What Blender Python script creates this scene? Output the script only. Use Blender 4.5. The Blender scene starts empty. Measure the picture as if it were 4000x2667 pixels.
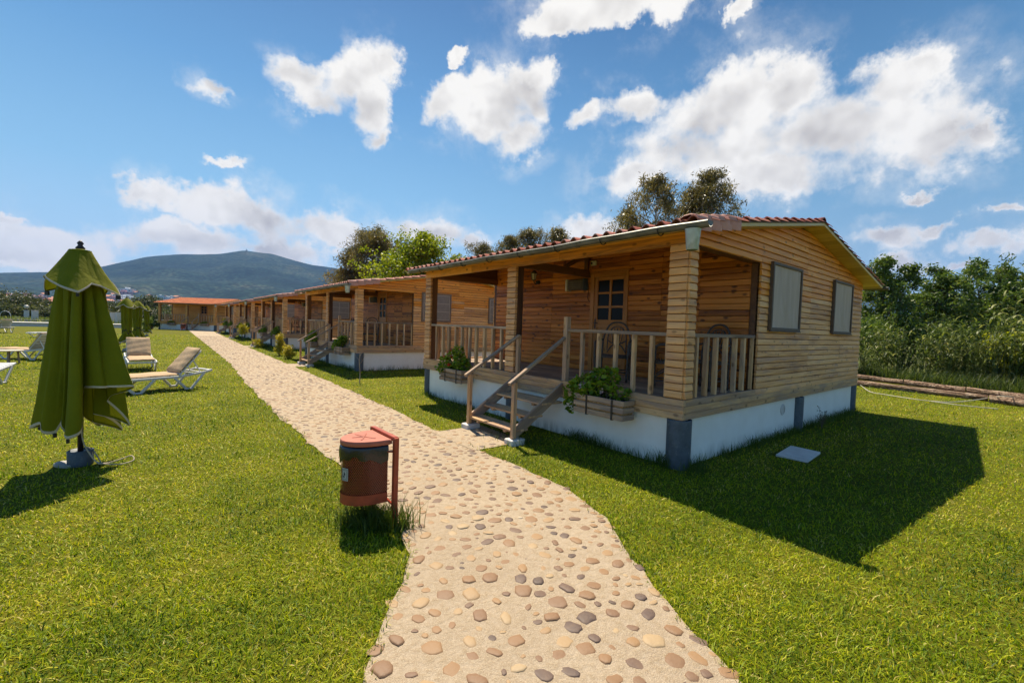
# Timber holiday cabins along a cobbled path, lawn with closed parasols and loungers, mountain behind.
SKYV, CLB, HAZE, EXPO = 4.3, 3.75, 0.80e-4, .90
HZC = (4.6, 5.3, 6.0)
# photo pixel centre, half width, half height, tilt
CLOUDS = [(2380, 30, 330, 130, .05), (2200, 90, 170, 80, 0), (2900, 30, 70, 60, .8),
          (830, 315, 90, 42, -.2), (1180, 300, 170, 90, .1), (1400, 310, 190, 110, .5), (1450, 430, 120, 120, .2), (1260, 390, 130, 90, 0), (1520, 280, 90, 80, .7), (1470, 530, 90, 50, .4),
          (1770, 235, 55, 35, 0), (1760, 380, 120, 110, .3), (1950, 400, 200, 130, .2), (2070, 370, 120, 90, 0), (2030, 520, 110, 110, .4), (2290, 450, 90, 60, 0),
          (2480, 430, 140, 80, 0), (2800, 430, 300, 170, .1), (3050, 360, 220, 110, .2), (3470, 330, 220, 140, .25), (3580, 250, 110, 70, 0), (3250, 520, 430, 170, .0), (2750, 580, 330, 150, 0), (3650, 560, 280, 130, -.1), (3000, 680, 330, 100, 0), (2520, 680, 190, 90, .2), (3820, 520, 120, 60, .1),
          (640, 790, 150, 70, -.1), (830, 810, 220, 90, -.1), (1000, 860, 240, 90, -.1), (1250, 880, 130, 70, 0), (1300, 920, 220, 70, 0), (1650, 905, 190, 75, 0), (1800, 950, 120, 60, 0), (700, 950, 420, 90, 0), (150, 960, 420, 80, 0), (30, 860, 110, 45, 0), (1100, 990, 300, 70, 0), (250, 1020, 500, 60, 0),
          (2290, 905, 130, 55, .1), (3480, 940, 190, 60, .05), (3700, 900, 90, 35, 0), (3850, 960, 150, 50, 0), (3560, 1030, 110, 50, .1), (3730, 1050, 90, 25, 0), (3960, 820, 80, 35, .1), (850, 650, 80, 25, 0), (3580, 740, 70, 25, 0)]
import bpy, math, random
import numpy as np
from mathutils import Vector, Matrix, noise as mn
random.seed(7); RS = np.random.RandomState(11)
R = math.radians
S = bpy.context.scene
COL = S.collection
if S.world is None: S.world = bpy.data.worlds.new("World")

# ------------------------------------------------------------ camera numbers
FWD = Vector((0.62902366, 0.77659329, -0.03510118)); RGT = Vector((0.77737422, -0.62812227, 0.03393722)); UPV = Vector((-0.00430759, 0.04863407, 0.99880737))
FPX = 1709.389; CAM = Vector((0, 0, 1.7664))
def ray(px, py): return FWD + RGT*((px-2000)/FPX) - UPV*((py-1333.5)/FPX)
def at(px, py, z=0.0):                       # photo pixel -> point on a horizontal plane
    d = ray(px, py); return CAM + d*((z-CAM.z)/d.z)
def deep(px, py, D): return CAM + ray(px, py)*D

# ------------------------------------------------------------ object helpers
def props(o, label, cat, group=None, kind=None):
    if label: o['label'] = label
    if cat: o['category'] = cat
    if group: o['group'] = group
    if kind: o['kind'] = kind
    return o
def thing(name, label, cat, loc=(0, 0, 0), rz=0.0, group=None, scale=None):
    o = bpy.data.objects.new(name, None); COL.objects.link(o)
    o.location = loc; o.rotation_euler = (0, 0, rz); o.empty_display_size = .2
    if scale: o.scale = (scale,)*3 if isinstance(scale, (int, float)) else scale
    return props(o, label, cat, group)
def copy_tree(o, parent=None):
    c = o.copy(); COL.objects.link(c)
    if parent is not None: c.parent = parent
    for ch in list(o.children): copy_tree(ch, c)
    return c
def dup(root, loc, rz, label, group=None, scale=None):
    c = copy_tree(root); c.location = loc; c.rotation_euler = (0, 0, rz); c['label'] = label
    if group: c['group'] = group
    if scale: c.scale = (scale,)*3 if isinstance(scale, (int, float)) else scale
    return c

class MB:
    def __init__(s): s.V = []; s.F = []; s.M = []; s.W = []; s.T = []; s.S = []
    def add(s, v, f, wc=None, tn=None, mi=0, smooth=False):
        b = len(s.V); s.V += [tuple(p) for p in v]
        s.F += [tuple(i+b for i in q) for q in f]; s.M += [mi]*len(f); s.S += [smooth]*len(f)
        if wc is None:
            o = random.random()*9; wc = [(p[0]+o, p[1]+o, p[2]) for p in v]
        s.W += [tuple(p) for p in wc]
        if tn is None: tn = random.random()
        s.T += list(tn) if hasattr(tn, '__len__') else [tn]*len(v)
        return s
    def box(s, a, b, ax=None, bev=.004, tn=None, mat=None, mi=0):
        """chamfered box between corners a and b; ax = grain direction; mat = transform"""
        a = Vector(a); b = Vector(b); c = (a+b)/2; h = Vector([abs(x)/2 for x in (b-a)])
        if ax is None: ax = max(range(3), key=lambda i: h[i])
        bev = min(bev, min(h)*.6)
        v = []
        for k in range(8):
            sg = [1 if (k >> i) & 1 else -1 for i in range(3)]
            for i in range(3): v.append(Vector([sg[j]*(h[j]-(0 if j == i else bev)) for j in range(3)]))
        f = []
        for i in range(3):
            j, k2 = (i+1) % 3, (i+2) % 3
            for sg in (0, 1):
                q = []
                for bj, bk in ((0, 0), (1, 0), (1, 1), (0, 1)): q.append(((sg << i) | (bj << j) | (bk << k2))*3+i)
                f.append(q)
            for bj in (0, 1):
                for bk in (0, 1):
                    c0 = (bj << j) | (bk << k2); c1 = c0 | (1 << i)
                    f.append([c0*3+j, c1*3+j, c1*3+k2, c0*3+k2])
        for k in range(8): f.append([k*3, k*3+1, k*3+2])
        g = []
        for q in f:
            p = [v[i] for i in q]; n = (p[1]-p[0]).cross(p[2]-p[0])
            if n.dot(sum(p, Vector())) < 0: q = q[::-1]
            g.append(q)
        o = Vector((random.random()*40, random.random()*40, random.random()*40))
        wc = [(p[ax]+o.x, p[(ax+1) % 3]+o.y, p[(ax+2) % 3]+o.z) for p in v]
        v = [p+c for p in v]
        if mat is not None: v = [mat @ p for p in v]
        return s.add(v, g, wc, tn, mi)
    def bar(s, p, q, w, t, up=(0, 0, 1), bev=.004, tn=None, mi=0):
        """rectangular bar from p to q, w wide sideways, t thick along up"""
        p = Vector(p); q = Vector(q); x = (q-p); L = x.length; x = x/L
        y = Vector(up).cross(x).normalized(); z = x.cross(y)
        m = Matrix.Translation((p+q)/2) @ Matrix((x, y, z)).transposed().to_4x4()
        return s.box((-L/2, -w/2, -t/2), (L/2, w/2, t/2), 0, bev, tn, m, mi)
    def tube(s, pts, r, n=8, caps=True, tn=None, mi=0, smooth=True):
        pts = [Vector(p) for p in pts]; m = len(pts)
        rr = r if hasattr(r, '__len__') else [r]*m
        v = []; wc = []; L = 0; o = random.random()*30
        ref = Vector((0, 0, 1)); y = None
        for i, p in enumerate(pts):
            t = (pts[min(i+1, m-1)]-pts[max(i-1, 0)]).normalized()
            if y is None:
                y = t.orthogonal().normalized()
            else: y = (y - t*y.dot(t)).normalized()
            z = t.cross(y)
            if i: L += (p-pts[i-1]).length
            for k in range(n):
                a = 2*math.pi*k/n
                v.append(p + (y*math.cos(a)+z*math.sin(a))*rr[i]); wc.append((L+o, math.cos(a)*rr[i]+o, math.sin(a)*rr[i]))
        f = [(i*n+k, i*n+(k+1) % n, (i+1)*n+(k+1) % n, (i+1)*n+k) for i in range(m-1) for k in range(n)]
        s.add(v, f, wc, tn, mi, smooth)
        if caps:
            b = len(s.V)-len(v)
            s.F += [tuple(b+k for k in range(n))[::-1], tuple(b+(m-1)*n+k for k in range(n))]; s.M += [mi]*2; s.S += [False]*2
        return s
    def lathe(s, prof, n=20, c=(0, 0, 0), tn=None, mi=0, smooth=True, caps=True):
        v = []; m = len(prof)
        for r, z in prof:
            for k in range(n):
                a = 2*math.pi*k/n; v.append((c[0]+r*math.cos(a), c[1]+r*math.sin(a), c[2]+z))
        f = [(i*n+k, i*n+(k+1) % n, (i+1)*n+(k+1) % n, (i+1)*n+k) for i in range(m-1) for k in range(n)]
        if caps:
            f += [tuple(range(n))[::-1], tuple((m-1)*n+k for k in range(n))]
        return s.add(v, f, None, tn, mi, smooth)
    def grid(s, P, wc=None, tn=None, mi=0, smooth=True):
        """P[i][j] points"""
        ni, nj = len(P), len(P[0])
        v = [p for row in P for p in row]
        f = [(i*nj+j, i*nj+j+1, (i+1)*nj+j+1, (i+1)*nj+j) for i in range(ni-1) for j in range(nj-1)]
        return s.add(v, f, wc, tn, mi, smooth)
    def poly(s, pts, tn=None, mi=0): return s.add(pts, [tuple(range(len(pts)))], None, tn, mi)
    def mesh(s, name, mats):
        me = bpy.data.meshes.new(name); me.from_pydata(s.V, [], s.F)
        for m in (mats if isinstance(mats, (list, tuple)) else [mats]): me.materials.append(m)
        me.polygons.foreach_set('material_index', s.M); me.polygons.foreach_set('use_smooth', s.S)
        a = me.attributes.new('wc', 'FLOAT_VECTOR', 'POINT'); a.data.foreach_set('vector', np.asarray(s.W, np.float32).ravel())
        a = me.attributes.new('tn', 'FLOAT', 'POINT'); a.data.foreach_set('value', np.asarray(s.T, np.float32))
        me.update(); return me
    def build(s, name, mats, parent=None, loc=None):
        o = bpy.data.objects.new(name, s.mesh(name, mats)); COL.objects.link(o)
        if parent is not None: o.parent = parent
        if loc is not None: o.location = loc
        return o
def np_mesh(name, V, faces_n, F, tn, mat, parent=None, smooth=False):
    """fast mesh: V (n,3); F flat loop indices; faces_n loop count per face"""
    me = bpy.data.meshes.new(name)
    me.vertices.add(len(V)); me.vertices.foreach_set('co', np.asarray(V, np.float32).ravel())
    me.loops.add(len(F)); me.loops.foreach_set('vertex_index', np.asarray(F, np.int32))
    faces_n = np.asarray(faces_n, np.int32); st = np.concatenate([[0], np.cumsum(faces_n)[:-1]]).astype(np.int32)
    me.polygons.add(len(faces_n)); me.polygons.foreach_set('loop_start', st)
    try: me.polygons.foreach_set('loop_total', faces_n)
    except Exception: pass
    if smooth: me.polygons.foreach_set('use_smooth', np.ones(len(faces_n), bool))
    a = me.attributes.new('tn', 'FLOAT', 'POINT'); a.data.foreach_set('value', np.asarray(tn, np.float32))
    me.materials.append(mat); me.update(calc_edges=True); me.validate()
    o = bpy.data.objects.new(name, me); COL.objects.link(o)
    if parent is not None: o.parent = parent
    return o

# ------------------------------------------------------------ node helpers
class NT:
    def __init__(s, tree): s.t = tree; s.n = tree.nodes; s.l = tree.links
    def new(s, typ, **kw):
        n = s.n.new(typ)
        for k, v in kw.items():
            setattr(n, k, v)
        return n
    def put(s, sock, v):
        if v is None: return
        if isinstance(v, bpy.types.NodeSocket): s.l.new(v, sock)
        else:
            if hasattr(sock.default_value, '__len__') and not hasattr(v, '__len__'): v = (v,)*len(sock.default_value)
            if sock.type == 'RGBA' and len(v) == 3: v = (*v, 1)
            sock.default_value = v
    def math(s, op, a, b=None, c=None, clamp=False):
        n = s.new('ShaderNodeMath', operation=op, use_clamp=clamp)
        for i, x in enumerate((a, b, c)): s.put(n.inputs[i], x) if x is not None else None
        return n.outputs[0]
    def vmath(s, op, a, b=None, scale=None):
        n = s.new('ShaderNodeVectorMath', operation=op); s.put(n.inputs[0], a)
        if b is not None: s.put(n.inputs[1], b)
        if scale is not None: s.put(n.inputs[3], scale)
        return n.outputs[1] if op in ('DOT_PRODUCT', 'LENGTH', 'DISTANCE') else n.outputs[0]
    def attr(s, name): return s.new('ShaderNodeAttribute', attribute_name=name)
    def obj(s): return s.new('ShaderNodeTexCoord').outputs['Object']
    def pos(s): return s.new('ShaderNodeNewGeometry').outputs['Position']
    def noise(s, vec, scale, detail=4, rough=.55, dist=0.0, out=0):
        n = s.new('ShaderNodeTexNoise'); s.put(n.inputs['Vector'], vec); s.put(n.inputs['Scale'], scale)
        s.put(n.inputs['Detail'], detail); s.put(n.inputs['Roughness'], rough); s.put(n.inputs['Distortion'], dist)
        return n.outputs[out]
    def voro(s, vec, scale, feature='F1', out=0, rnd=1.0):
        n = s.new('ShaderNodeTexVoronoi', feature=feature); s.put(n.inputs['Vector'], vec); s.put(n.inputs['Scale'], scale)
        s.put(n.inputs['Randomness'], rnd); return n.outputs[out]
    def ramp(s, fac, stops, interp='LINEAR'):
        n = s.new('ShaderNodeValToRGB'); s.put(n.inputs[0], fac); e = n.color_ramp.elements; n.color_ramp.interpolation = interp
        while len(e) < len(stops): e.new(.5)
        for i, (p, c) in enumerate(stops):
            e[i].position = p; e[i].color = (*c, 1) if len(c) == 3 else c
        return n.outputs[0]
    def mapr(s, v, a, b, c=0.0, d=1.0, smooth=False):
        n = s.new('ShaderNodeMapRange', interpolation_type='SMOOTHSTEP' if smooth else 'LINEAR'); n.clamp = True
        for i, x in enumerate((v, a, b, c, d)): s.put(n.inputs[i], x)
        return n.outputs[0]
    def mix(s, fac, a, b, blend='MIX'):
        n = s.new('ShaderNodeMix', data_type='RGBA', blend_type=blend); n.clamp_factor = True
        s.put(n.inputs[0], fac); s.put(n.inputs[6], a); s.put(n.inputs[7], b); return n.outputs[2]
    def scalev(s, vec, sc):
        n = s.new('ShaderNodeMapping'); s.put(n.inputs['Vector'], vec); n.inputs['Scale'].default_value = sc; return n.outputs[0]
    def bump(s, h, st=.3, dist=.01):
        n = s.new('ShaderNodeBump'); s.put(n.inputs['Height'], h); n.inputs['Strength'].default_value = st; n.inputs['Distance'].default_value = dist
        return n.outputs[0]
def material(name):
    m = bpy.data.materials.new(name); m.use_nodes = True; nt = NT(m.node_tree); nt.n.clear()
    out = nt.new('ShaderNodeOutputMaterial'); return m, nt, out
def principled(nt, out, col, rough=.6, nrm=None, spec=.4, metal=0.0, link=True, **kw):
    p = nt.new('ShaderNodeBsdfPrincipled'); nt.put(p.inputs['Base Color'], col); nt.put(p.inputs['Roughness'], rough)
    nt.put(p.inputs['Specular IOR Level'], spec); nt.put(p.inputs['Metallic'], metal)
    if nrm is not None: nt.put(p.inputs['Normal'], nrm)
    for k, v in kw.items(): nt.put(p.inputs[k], v)
    if link: nt.l.new(p.outputs[0], out.inputs[0])
    return p

# ------------------------------------------------------------ materials
def wood_mat(name, c_lo, c_hi, c_dark, grey=None, greyamt=.0, knot=.5, rough=.55, tintamp=.35, spec=.35, grain=1.0, aged=None):
    m, nt, out = material(name)
    wc = nt.attr('wc').outputs['Vector']; tn = nt.attr('tn').outputs['Fac']
    g1 = nt.noise(nt.scalev(wc, (1.1, 16, 16)), 1.0, 5, .6, .6)
    g2 = nt.noise(nt.scalev(wc, (2.5, 70, 70)), 1.0, 3, .6, .2)
    f = nt.math('ADD', nt.math('MULTIPLY', g1, .75), nt.math('MULTIPLY', g2, .3))
    f = nt.math('ADD', f, nt.math('MULTIPLY', nt.math('SUBTRACT', tn, .5), tintamp))
    col = nt.ramp(f, [(.25, c_dark), (.45, c_lo), (.72, c_hi)])
    if grey is not None:
        gn = nt.noise(nt.scalev(wc, (.9, 5, 5)), 1.3, 4, .65, .4)
        gf = nt.mapr(gn, .52-.25*greyamt, .72-.2*greyamt, 0, min(1, .35+greyamt), True)
        col = nt.mix(gf, col, nt.mix(.35, grey, col, 'MULTIPLY'))
    # knots: elongated dark ellipses
    kv = nt.voro(nt.scalev(wc, (3.9, 7.0, 7.0)), 1.0, 'F1', 0)
    kr = nt.noise(nt.scalev(wc, (4, 9, 9)), 2.0, 2)
    kd = nt.math('ADD', kv, nt.math('MULTIPLY', nt.math('SUBTRACT', kr, .5), .10))
    kf = nt.mapr(kd, .06+.05*knot, .15+.11*knot, min(1, knot), 0, True)
    col = nt.mix(kf, col, (c_dark[0]*.30, c_dark[1]*.25, c_dark[2]*.22))
    h = nt.math('ADD', g2, nt.math('MULTIPLY', g1, .6))
    principled(nt, out, col, rough, nt.bump(h, .35*grain, .006), spec)
    return m
def plain_mat(name, col, rough=.5, var=.15, scale=6.0, spec=.4, metal=0.0, bump=0.0, bscale=40.0, dirt=None, **kw):
    m, nt, out = material(name); o = nt.obj()
    n = nt.noise(o, scale, 5, .6)
    c = nt.mix(nt.mapr(n, .3, .7), tuple(x*(1-var) for x in col), tuple(min(1, x*(1+var)) for x in col))
    if dirt:
        d = nt.mapr(nt.noise(o, scale*2.3, 6, .7, .5), .55, .75, 0, .8)
        c = nt.mix(d, c, dirt)
    principled(nt, out, c, nt.mapr(n, .2, .8, rough*.85, min(1, rough*1.15)), nt.bump(nt.noise(o, bscale, 4), bump, .01) if bump else None, spec, metal, **kw)
    return m
def leaf_mat(name, stops, trans=.35, rough=.45, tcol=None, spec=.35):
    m, nt, out = material(name)
    tn = nt.attr('tn').outputs['Fac']
    col = nt.ramp(tn, stops)
    p = principled(nt, out, col, rough, None, spec, link=False)
    t = nt.new('ShaderNodeBsdfTranslucent'); nt.put(t.inputs[0], nt.mix(.75, col, tcol, 'MULTIPLY') if tcol else col)
    x = nt.new('ShaderNodeMixShader'); x.inputs[0].default_value = trans
    nt.l.new(p.outputs[0], x.inputs[1]); nt.l.new(t.outputs[0], x.inputs[2]); nt.l.new(x.outputs[0], out.inputs[0])
    return m
def ramp_tint_mat(name, stops, rough=.7, bump=.3, bscale=60, spec=.3, var=.3, vscale=25):
    m, nt, out = material(name); tn = nt.attr('tn').outputs['Fac']; o = nt.obj()
    n = nt.noise(o, vscale, 5, .65)
    col = nt.ramp(nt.math('ADD', tn, nt.math('MULTIPLY', nt.math('SUBTRACT', n, .5), var)), stops)
    principled(nt, out, col, rough, nt.bump(nt.noise(o, bscale, 4), bump, .008), spec); return m

M = {}
M['siding'] = wood_mat('siding_wood', (.68, .335, .115), (.88, .50, .21), (.28, .105, .030), (.48, .32, .24), .24, .45, .6, .24)
M['siding_top'] = wood_mat('varnished_top_siding', (.72, .255, .028), (.90, .38, .058), (.34, .10, .014), (.46, .26, .12), .05, .6, .5, .22)
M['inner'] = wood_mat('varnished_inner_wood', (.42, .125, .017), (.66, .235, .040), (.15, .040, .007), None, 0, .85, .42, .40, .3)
M['beam'] = wood_mat('beam_wood', (.66, .27, .04), (.86, .42, .08), (.22, .085, .025), (.25, .17, .11), .1, .7, .5)
M['darkbeam'] = wood_mat('dark_stained_wood', (.10, .038, .014), (.18, .075, .026), (.04, .016, .008), None, 0, .4, .5)
M['rail'] = wood_mat('weathered_rail_wood', (.54, .31, .14), (.70, .45, .23), (.22, .12, .06), (.38, .29, .235), .40, .6, .65, .25)
M['grey_wood'] = wood_mat('grey_weathered_wood', (.38, .25, .15), (.54, .385, .255), (.16, .10, .06), (.31, .24, .195), .6, .4, .75)
M['soffit'] = wood_mat('pale_soffit_boards', (.52, .36, .10), (.66, .48, .16), (.30, .19, .05), None, 0, .35, .4)
M['bright_pine'] = wood_mat('bright_pine', (.60, .27, .06), (.74, .38, .10), (.38, .15, .03), None, 0, .4, .5, .2)
M['door'] = wood_mat('door_wood', (.40, .15, .030), (.52, .21, .05), (.2, .07, .015), None, 0, .3, .4, .15)
def log_mat():
    m, nt, out = material('weathered_log'); wc = nt.attr('wc').outputs['Vector']
    g = nt.noise(nt.scalev(wc, (.9, 9, 9)), 1.6, 7, .7, 1.0); k = nt.noise(nt.scalev(wc, (2.2, 26, 26)), 1.0, 5, .7, .8); b = nt.noise(nt.scalev(wc, (1.2, 3, 3)), 1.5, 5, .7)
    c = nt.ramp(g, [(.36, (.03, .018, .013)), (.44, (.20, .12, .08)), (.56, (.42, .30, .21)), (.68, (.52, .41, .32))])
    c = nt.mix(nt.mapr(k, .40, .50, .9, 0), c, (.035, .022, .015)); c = nt.mix(nt.mapr(b, .5, .66, 0, .7), c, (.13, .075, .045))
    principled(nt, out, c, .95, nt.bump(nt.math('ADD', g, nt.math('MULTIPLY', k, .6)), 1.0, .05), .15); return m
M['log'] = log_mat()
M['willow'] = plain_mat('dark_willow_cane', (.085, .062, .05), .5, .4, 30, .4, bump=.5, bscale=90)
M['bark'] = plain_mat('tree_bark', (.15, .115, .085), .9, .4, 8, .2, bump=.8, bscale=30)
M['palebark'] = plain_mat('pale_eucalyptus_bark', (.34, .28, .22), .8, .4, 4, .2, bump=.5, bscale=20)
M['tile'] = ramp_tint_mat('terracotta_tile', [(0, (.26, .065, .038)), (.35, (.44, .135, .080)), (.7, (.54, .215, .145)), (1, (.60, .31, .235))], .65, .35, 70, .3, .35, 9)
M['tile_new'] = ramp_tint_mat('bright_terracotta_tile', [(0, (.40, .10, .03)), (.5, (.52, .15, .045)), (1, (.60, .21, .07))], .65, .3, 70, .3, .2, 9)
M['gutter'] = plain_mat('galvanised_gutter', (.13, .132, .12), .5, .45, 3, .4, .35, .25, 25, dirt=(.16, .10, .07))
M['zinc'] = plain_mat('zinc_sheet', (.44, .52, .58), .45, .25, 12, .5, .4, .15, 30)
M['pipe'] = plain_mat('blue_grey_pipe', (.070, .088, .108), .55, .25, 9, .4, dirt=(.20, .21, .21))
M['pane'] = plain_mat('dark_window_glass', (.010, .010, .012), .25, .2, 2, .12)
M['black'] = plain_mat('black_metal', (.018, .017, .016), .45, .3, 10)
M['whitem'] = plain_mat('white_plastic', (.58, .58, .58), .42, .06, 8, .4)
M['cream'] = plain_mat('cream_enamel', (.62, .56, .44), .4, .08, 8)
M['beige'] = plain_mat('beige_cushion_cloth', (.44, .315, .195), .9, .10, 14, .1, bump=.25, bscale=300)
M['redmetal'] = plain_mat('red_painted_steel', (.34, .055, .024), .45, .25, 9, .4, bump=.06, bscale=120, dirt=(.20, .05, .025))
M['lidred'] = plain_mat('faded_red_lid', (.40, .125, .080), .6, .18, 8, .3, dirt=(.34, .15, .10))
M['bag'] = plain_mat('black_bin_bag', (.007, .009, .014), .25, .4, 10, .6, bump=.6, bscale=14)
M['rope'] = plain_mat('pale_rope', (.50, .42, .30), .9, .2, 90, .1, bump=.6, bscale=250)
M['hosem'] = plain_mat('white_hose_plastic', (.48, .45, .38), .5, .1, 10)
M['concrete'] = plain_mat('grey_concrete', (.36, .34, .31), .9, .3, 9, .2, bump=.5, bscale=45, dirt=(.22, .2, .17))
M['palestone'] = plain_mat('pale_render', (.62, .58, .54), .85, .12, 5, .2, bump=.1)
M['brickred'] = plain_mat('red_brown_render', (.17, .045, .035), .85, .25, 4, .2, bump=.3)
M['soil'] = plain_mat('dark_soil', (.035, .025, .018), 1, .5, 40, .1, bump=.8, bscale=60)
M['straw'] = plain_mat('coir_liner', (.36, .22, .10), .95, .5, 40, .1, bump=1.0, bscale=120)
M['trim'] = plain_mat('cream_trim', (.52, .45, .35), .8, .1, 40, .2)
M['polem'] = plain_mat('dark_pole_paint', (.028, .018, .016), .4, .3, 20)
M['silver'] = plain_mat('silver_foil_board', (.42, .44, .47), .35, .2, 9, .5, .3)
M['orangepot'] = plain_mat('terracotta_pot', (.50, .17, .06), .75, .15, 12)
M['glassw'] = plain_mat('frosted_lamp_glass', (.55, .50, .42), .25, .1, 9, .6)
M['petal_red'] = leaf_mat('red_petals', [(0, (.50, .010, .012)), (1, (.72, .03, .025))], .3)
M['petal_pink'] = leaf_mat('pale_pink_petals', [(0, (.70, .42, .50)), (1, (.80, .66, .72))], .3)
M['leaf_ger'] = leaf_mat('geranium_leaves', [(0, (.07, .15, .012)), (.5, (.19, .30, .02)), (1, (.42, .48, .04))], .5, .5, (.9, 1, .3))
M['leaf_euc'] = leaf_mat('eucalyptus_leaves', [(0, (.075, .068, .032)), (.45, (.155, .138, .060)), (.8, (.26, .21, .055)), (1, (.46, .33, .03))], .40, .4, (1, .95, .5))
M['leaf_green'] = leaf_mat('fresh_green_leaves', [(0, (.11, .17, .010)), (.5, (.23, .28, .014)), (1, (.38, .40, .03))], .52, .45, (1, 1, .4))
M['leaf_ash'] = leaf_mat('ash_leaves', [(0, (.045, .085, .022)), (.5, (.11, .165, .032)), (.85, (.21, .25, .045)), (1, (.36, .36, .06))], .45, .42, (.9, 1, .4))
M['leaf_reed'] = leaf_mat('reed_leaves', [(0, (.022, .045, .010)), (.45, (.085, .125, .022)), (.8, (.20, .235, .05)), (1, (.44, .42, .18))], .42, .5, (1, 1, .5))
M['leaf_yellow'] = leaf_mat('yellow_shrub_leaves', [(0, (.16, .20, .015)), (.4, (.34, .31, .02)), (1, (.55, .44, .03))], .4, .5, (1, .95, .3))
M['leaf_lime'] = leaf_mat('lime_bush_leaves', [(0, (.20, .26, .012)), (.5, (.40, .42, .018)), (1, (.60, .55, .03))], .5, .5, (1, 1, .3))
M['leaf_far'] = leaf_mat('hedge_leaves', [(0, (.030, .042, .012)), (.5, (.075, .092, .022)), (1, (.17, .165, .045))], .35, .5)
M['grass'] = leaf_mat('lawn_grass_blades', [(0, (.035, .085, .003)), (.22, (.12, .20, .004)), (.50, (.31, .385, .005)), (.76, (.52, .50, .010)), (.9, (.62, .51, .05)), (1, (.68, .55, .20))], .42, .55, (1, 1, .35), .25)
M['weed'] = leaf_mat('weed_blades', [(0, (.045, .085, .010)), (.5, (.085, .130, .014)), (1, (.19, .20, .03))], .4, .5, (1, 1, .4))

def plaster():
    m, nt, out = material('white_plaster'); o = nt.obj()
    n = nt.noise(o, 3, 6, .6); z = nt.new('ShaderNodeSeparateXYZ'); nt.l.new(o, z.inputs[0])
    c = nt.mix(nt.mapr(n, .3, .7), (.80, .765, .70), (.86, .83, .77))
    st = nt.noise(nt.scalev(o, (6, 6, 1.2)), 1.6, 5, .7)
    d = nt.math('MULTIPLY', nt.mapr(z.outputs[2], .02, .22, .75, 0), nt.mapr(st, .38, .62))
    c = nt.mix(d, c, (.28, .26, .21))
    sp = nt.voro(o, 26, 'F1', 0); spn = nt.noise(o, 2.2, 2)
    c = nt.mix(nt.math('MULTIPLY', nt.mapr(sp, .05, .09, .7, 0), nt.mapr(spn, .56, .62)), c, (.22, .2, .18))
    principled(nt, out, c, .85, nt.bump(nt.noise(o, 18, 6), .25, .01), .25); return m
M['plaster'] = plaster()
def canvas():
    m, nt, out = material('cream_window_canvas'); o = nt.obj()
    n = nt.noise(nt.scalev(o, (5, 5, .9)), 1.6, 4, .5, .8)
    c = nt.mix(nt.mapr(n, .3, .7), (.45, .355, .285), (.53, .425, .35))
    principled(nt, out, c, .8, nt.bump(n, .25, .03), .2); return m
M['canvas'] = canvas()
M['netting'] = plain_mat('grey_window_netting', (.24, .20, .185), .8, .1, 8, .2)
M['netframe'] = plain_mat('dark_window_frame', (.12, .085, .062), .6, .2, 9, .3)
def fabric_mat():
    m, nt, out = material('green_parasol_fabric'); o = nt.obj()
    n = nt.noise(o, 3.0, 5, .6)
    c = nt.mix(nt.mapr(n, .3, .7), (.14, .15, .002), (.19, .19, .004))
    w = nt.noise(o, 260, 2)
    cr = nt.noise(nt.scalev(o, (4, 4, 1.6)), 2.2, 5, .6, .8)
    p = principled(nt, out, c, .8, nt.bump(nt.math('ADD', cr, nt.math('MULTIPLY', w, .04)), .55, .03), .2, link=False)
    t = nt.new('ShaderNodeBsdfTranslucent'); nt.put(t.inputs[0], (.26, .28, .012))
    x = nt.new('ShaderNodeMixShader'); x.inputs[0].default_value = .12
    nt.l.new(p.outputs[0], x.inputs[1]); nt.l.new(t.outputs[0], x.inputs[2]); nt.l.new(x.outputs[0], out.inputs[0]); return m
M['fabric'] = fabric_mat()
def mesh_red():
    m, nt, out = material('perforated_red_steel'); wc = nt.attr('wc').outputs['Vector']
    sp = nt.new('ShaderNodeSeparateXYZ'); nt.l.new(wc, sp.inputs[0]); u, v = sp.outputs[0], sp.outputs[1]
    a = nt.math('ADD', nt.math('MULTIPLY', u, 1/.016), nt.math('MULTIPLY', v, 1/.026)); b = nt.math('SUBTRACT', nt.math('MULTIPLY', u, 1/.016), nt.math('MULTIPLY', v, 1/.026))
    fa = nt.math('ABSOLUTE', nt.math('SUBTRACT', nt.math('FRACT', a), .5)); fb = nt.math('ABSOLUTE', nt.math('SUBTRACT', nt.math('FRACT', b), .5))
    hole = nt.math('LESS_THAN', nt.math('MAXIMUM', fa, fb), .37)
    p = principled(nt, out, (.28, .040, .018), .42, None, .45, link=False)
    t = nt.new('ShaderNodeBsdfTransparent'); x = nt.new('ShaderNodeMixShader'); nt.l.new(hole, x.inputs[0])
    nt.l.new(p.outputs[0], x.inputs[1]); nt.l.new(t.outputs[0], x.inputs[2]); nt.l.new(x.outputs[0], out.inputs[0]); return m
M['perf'] = mesh_red()
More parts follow.
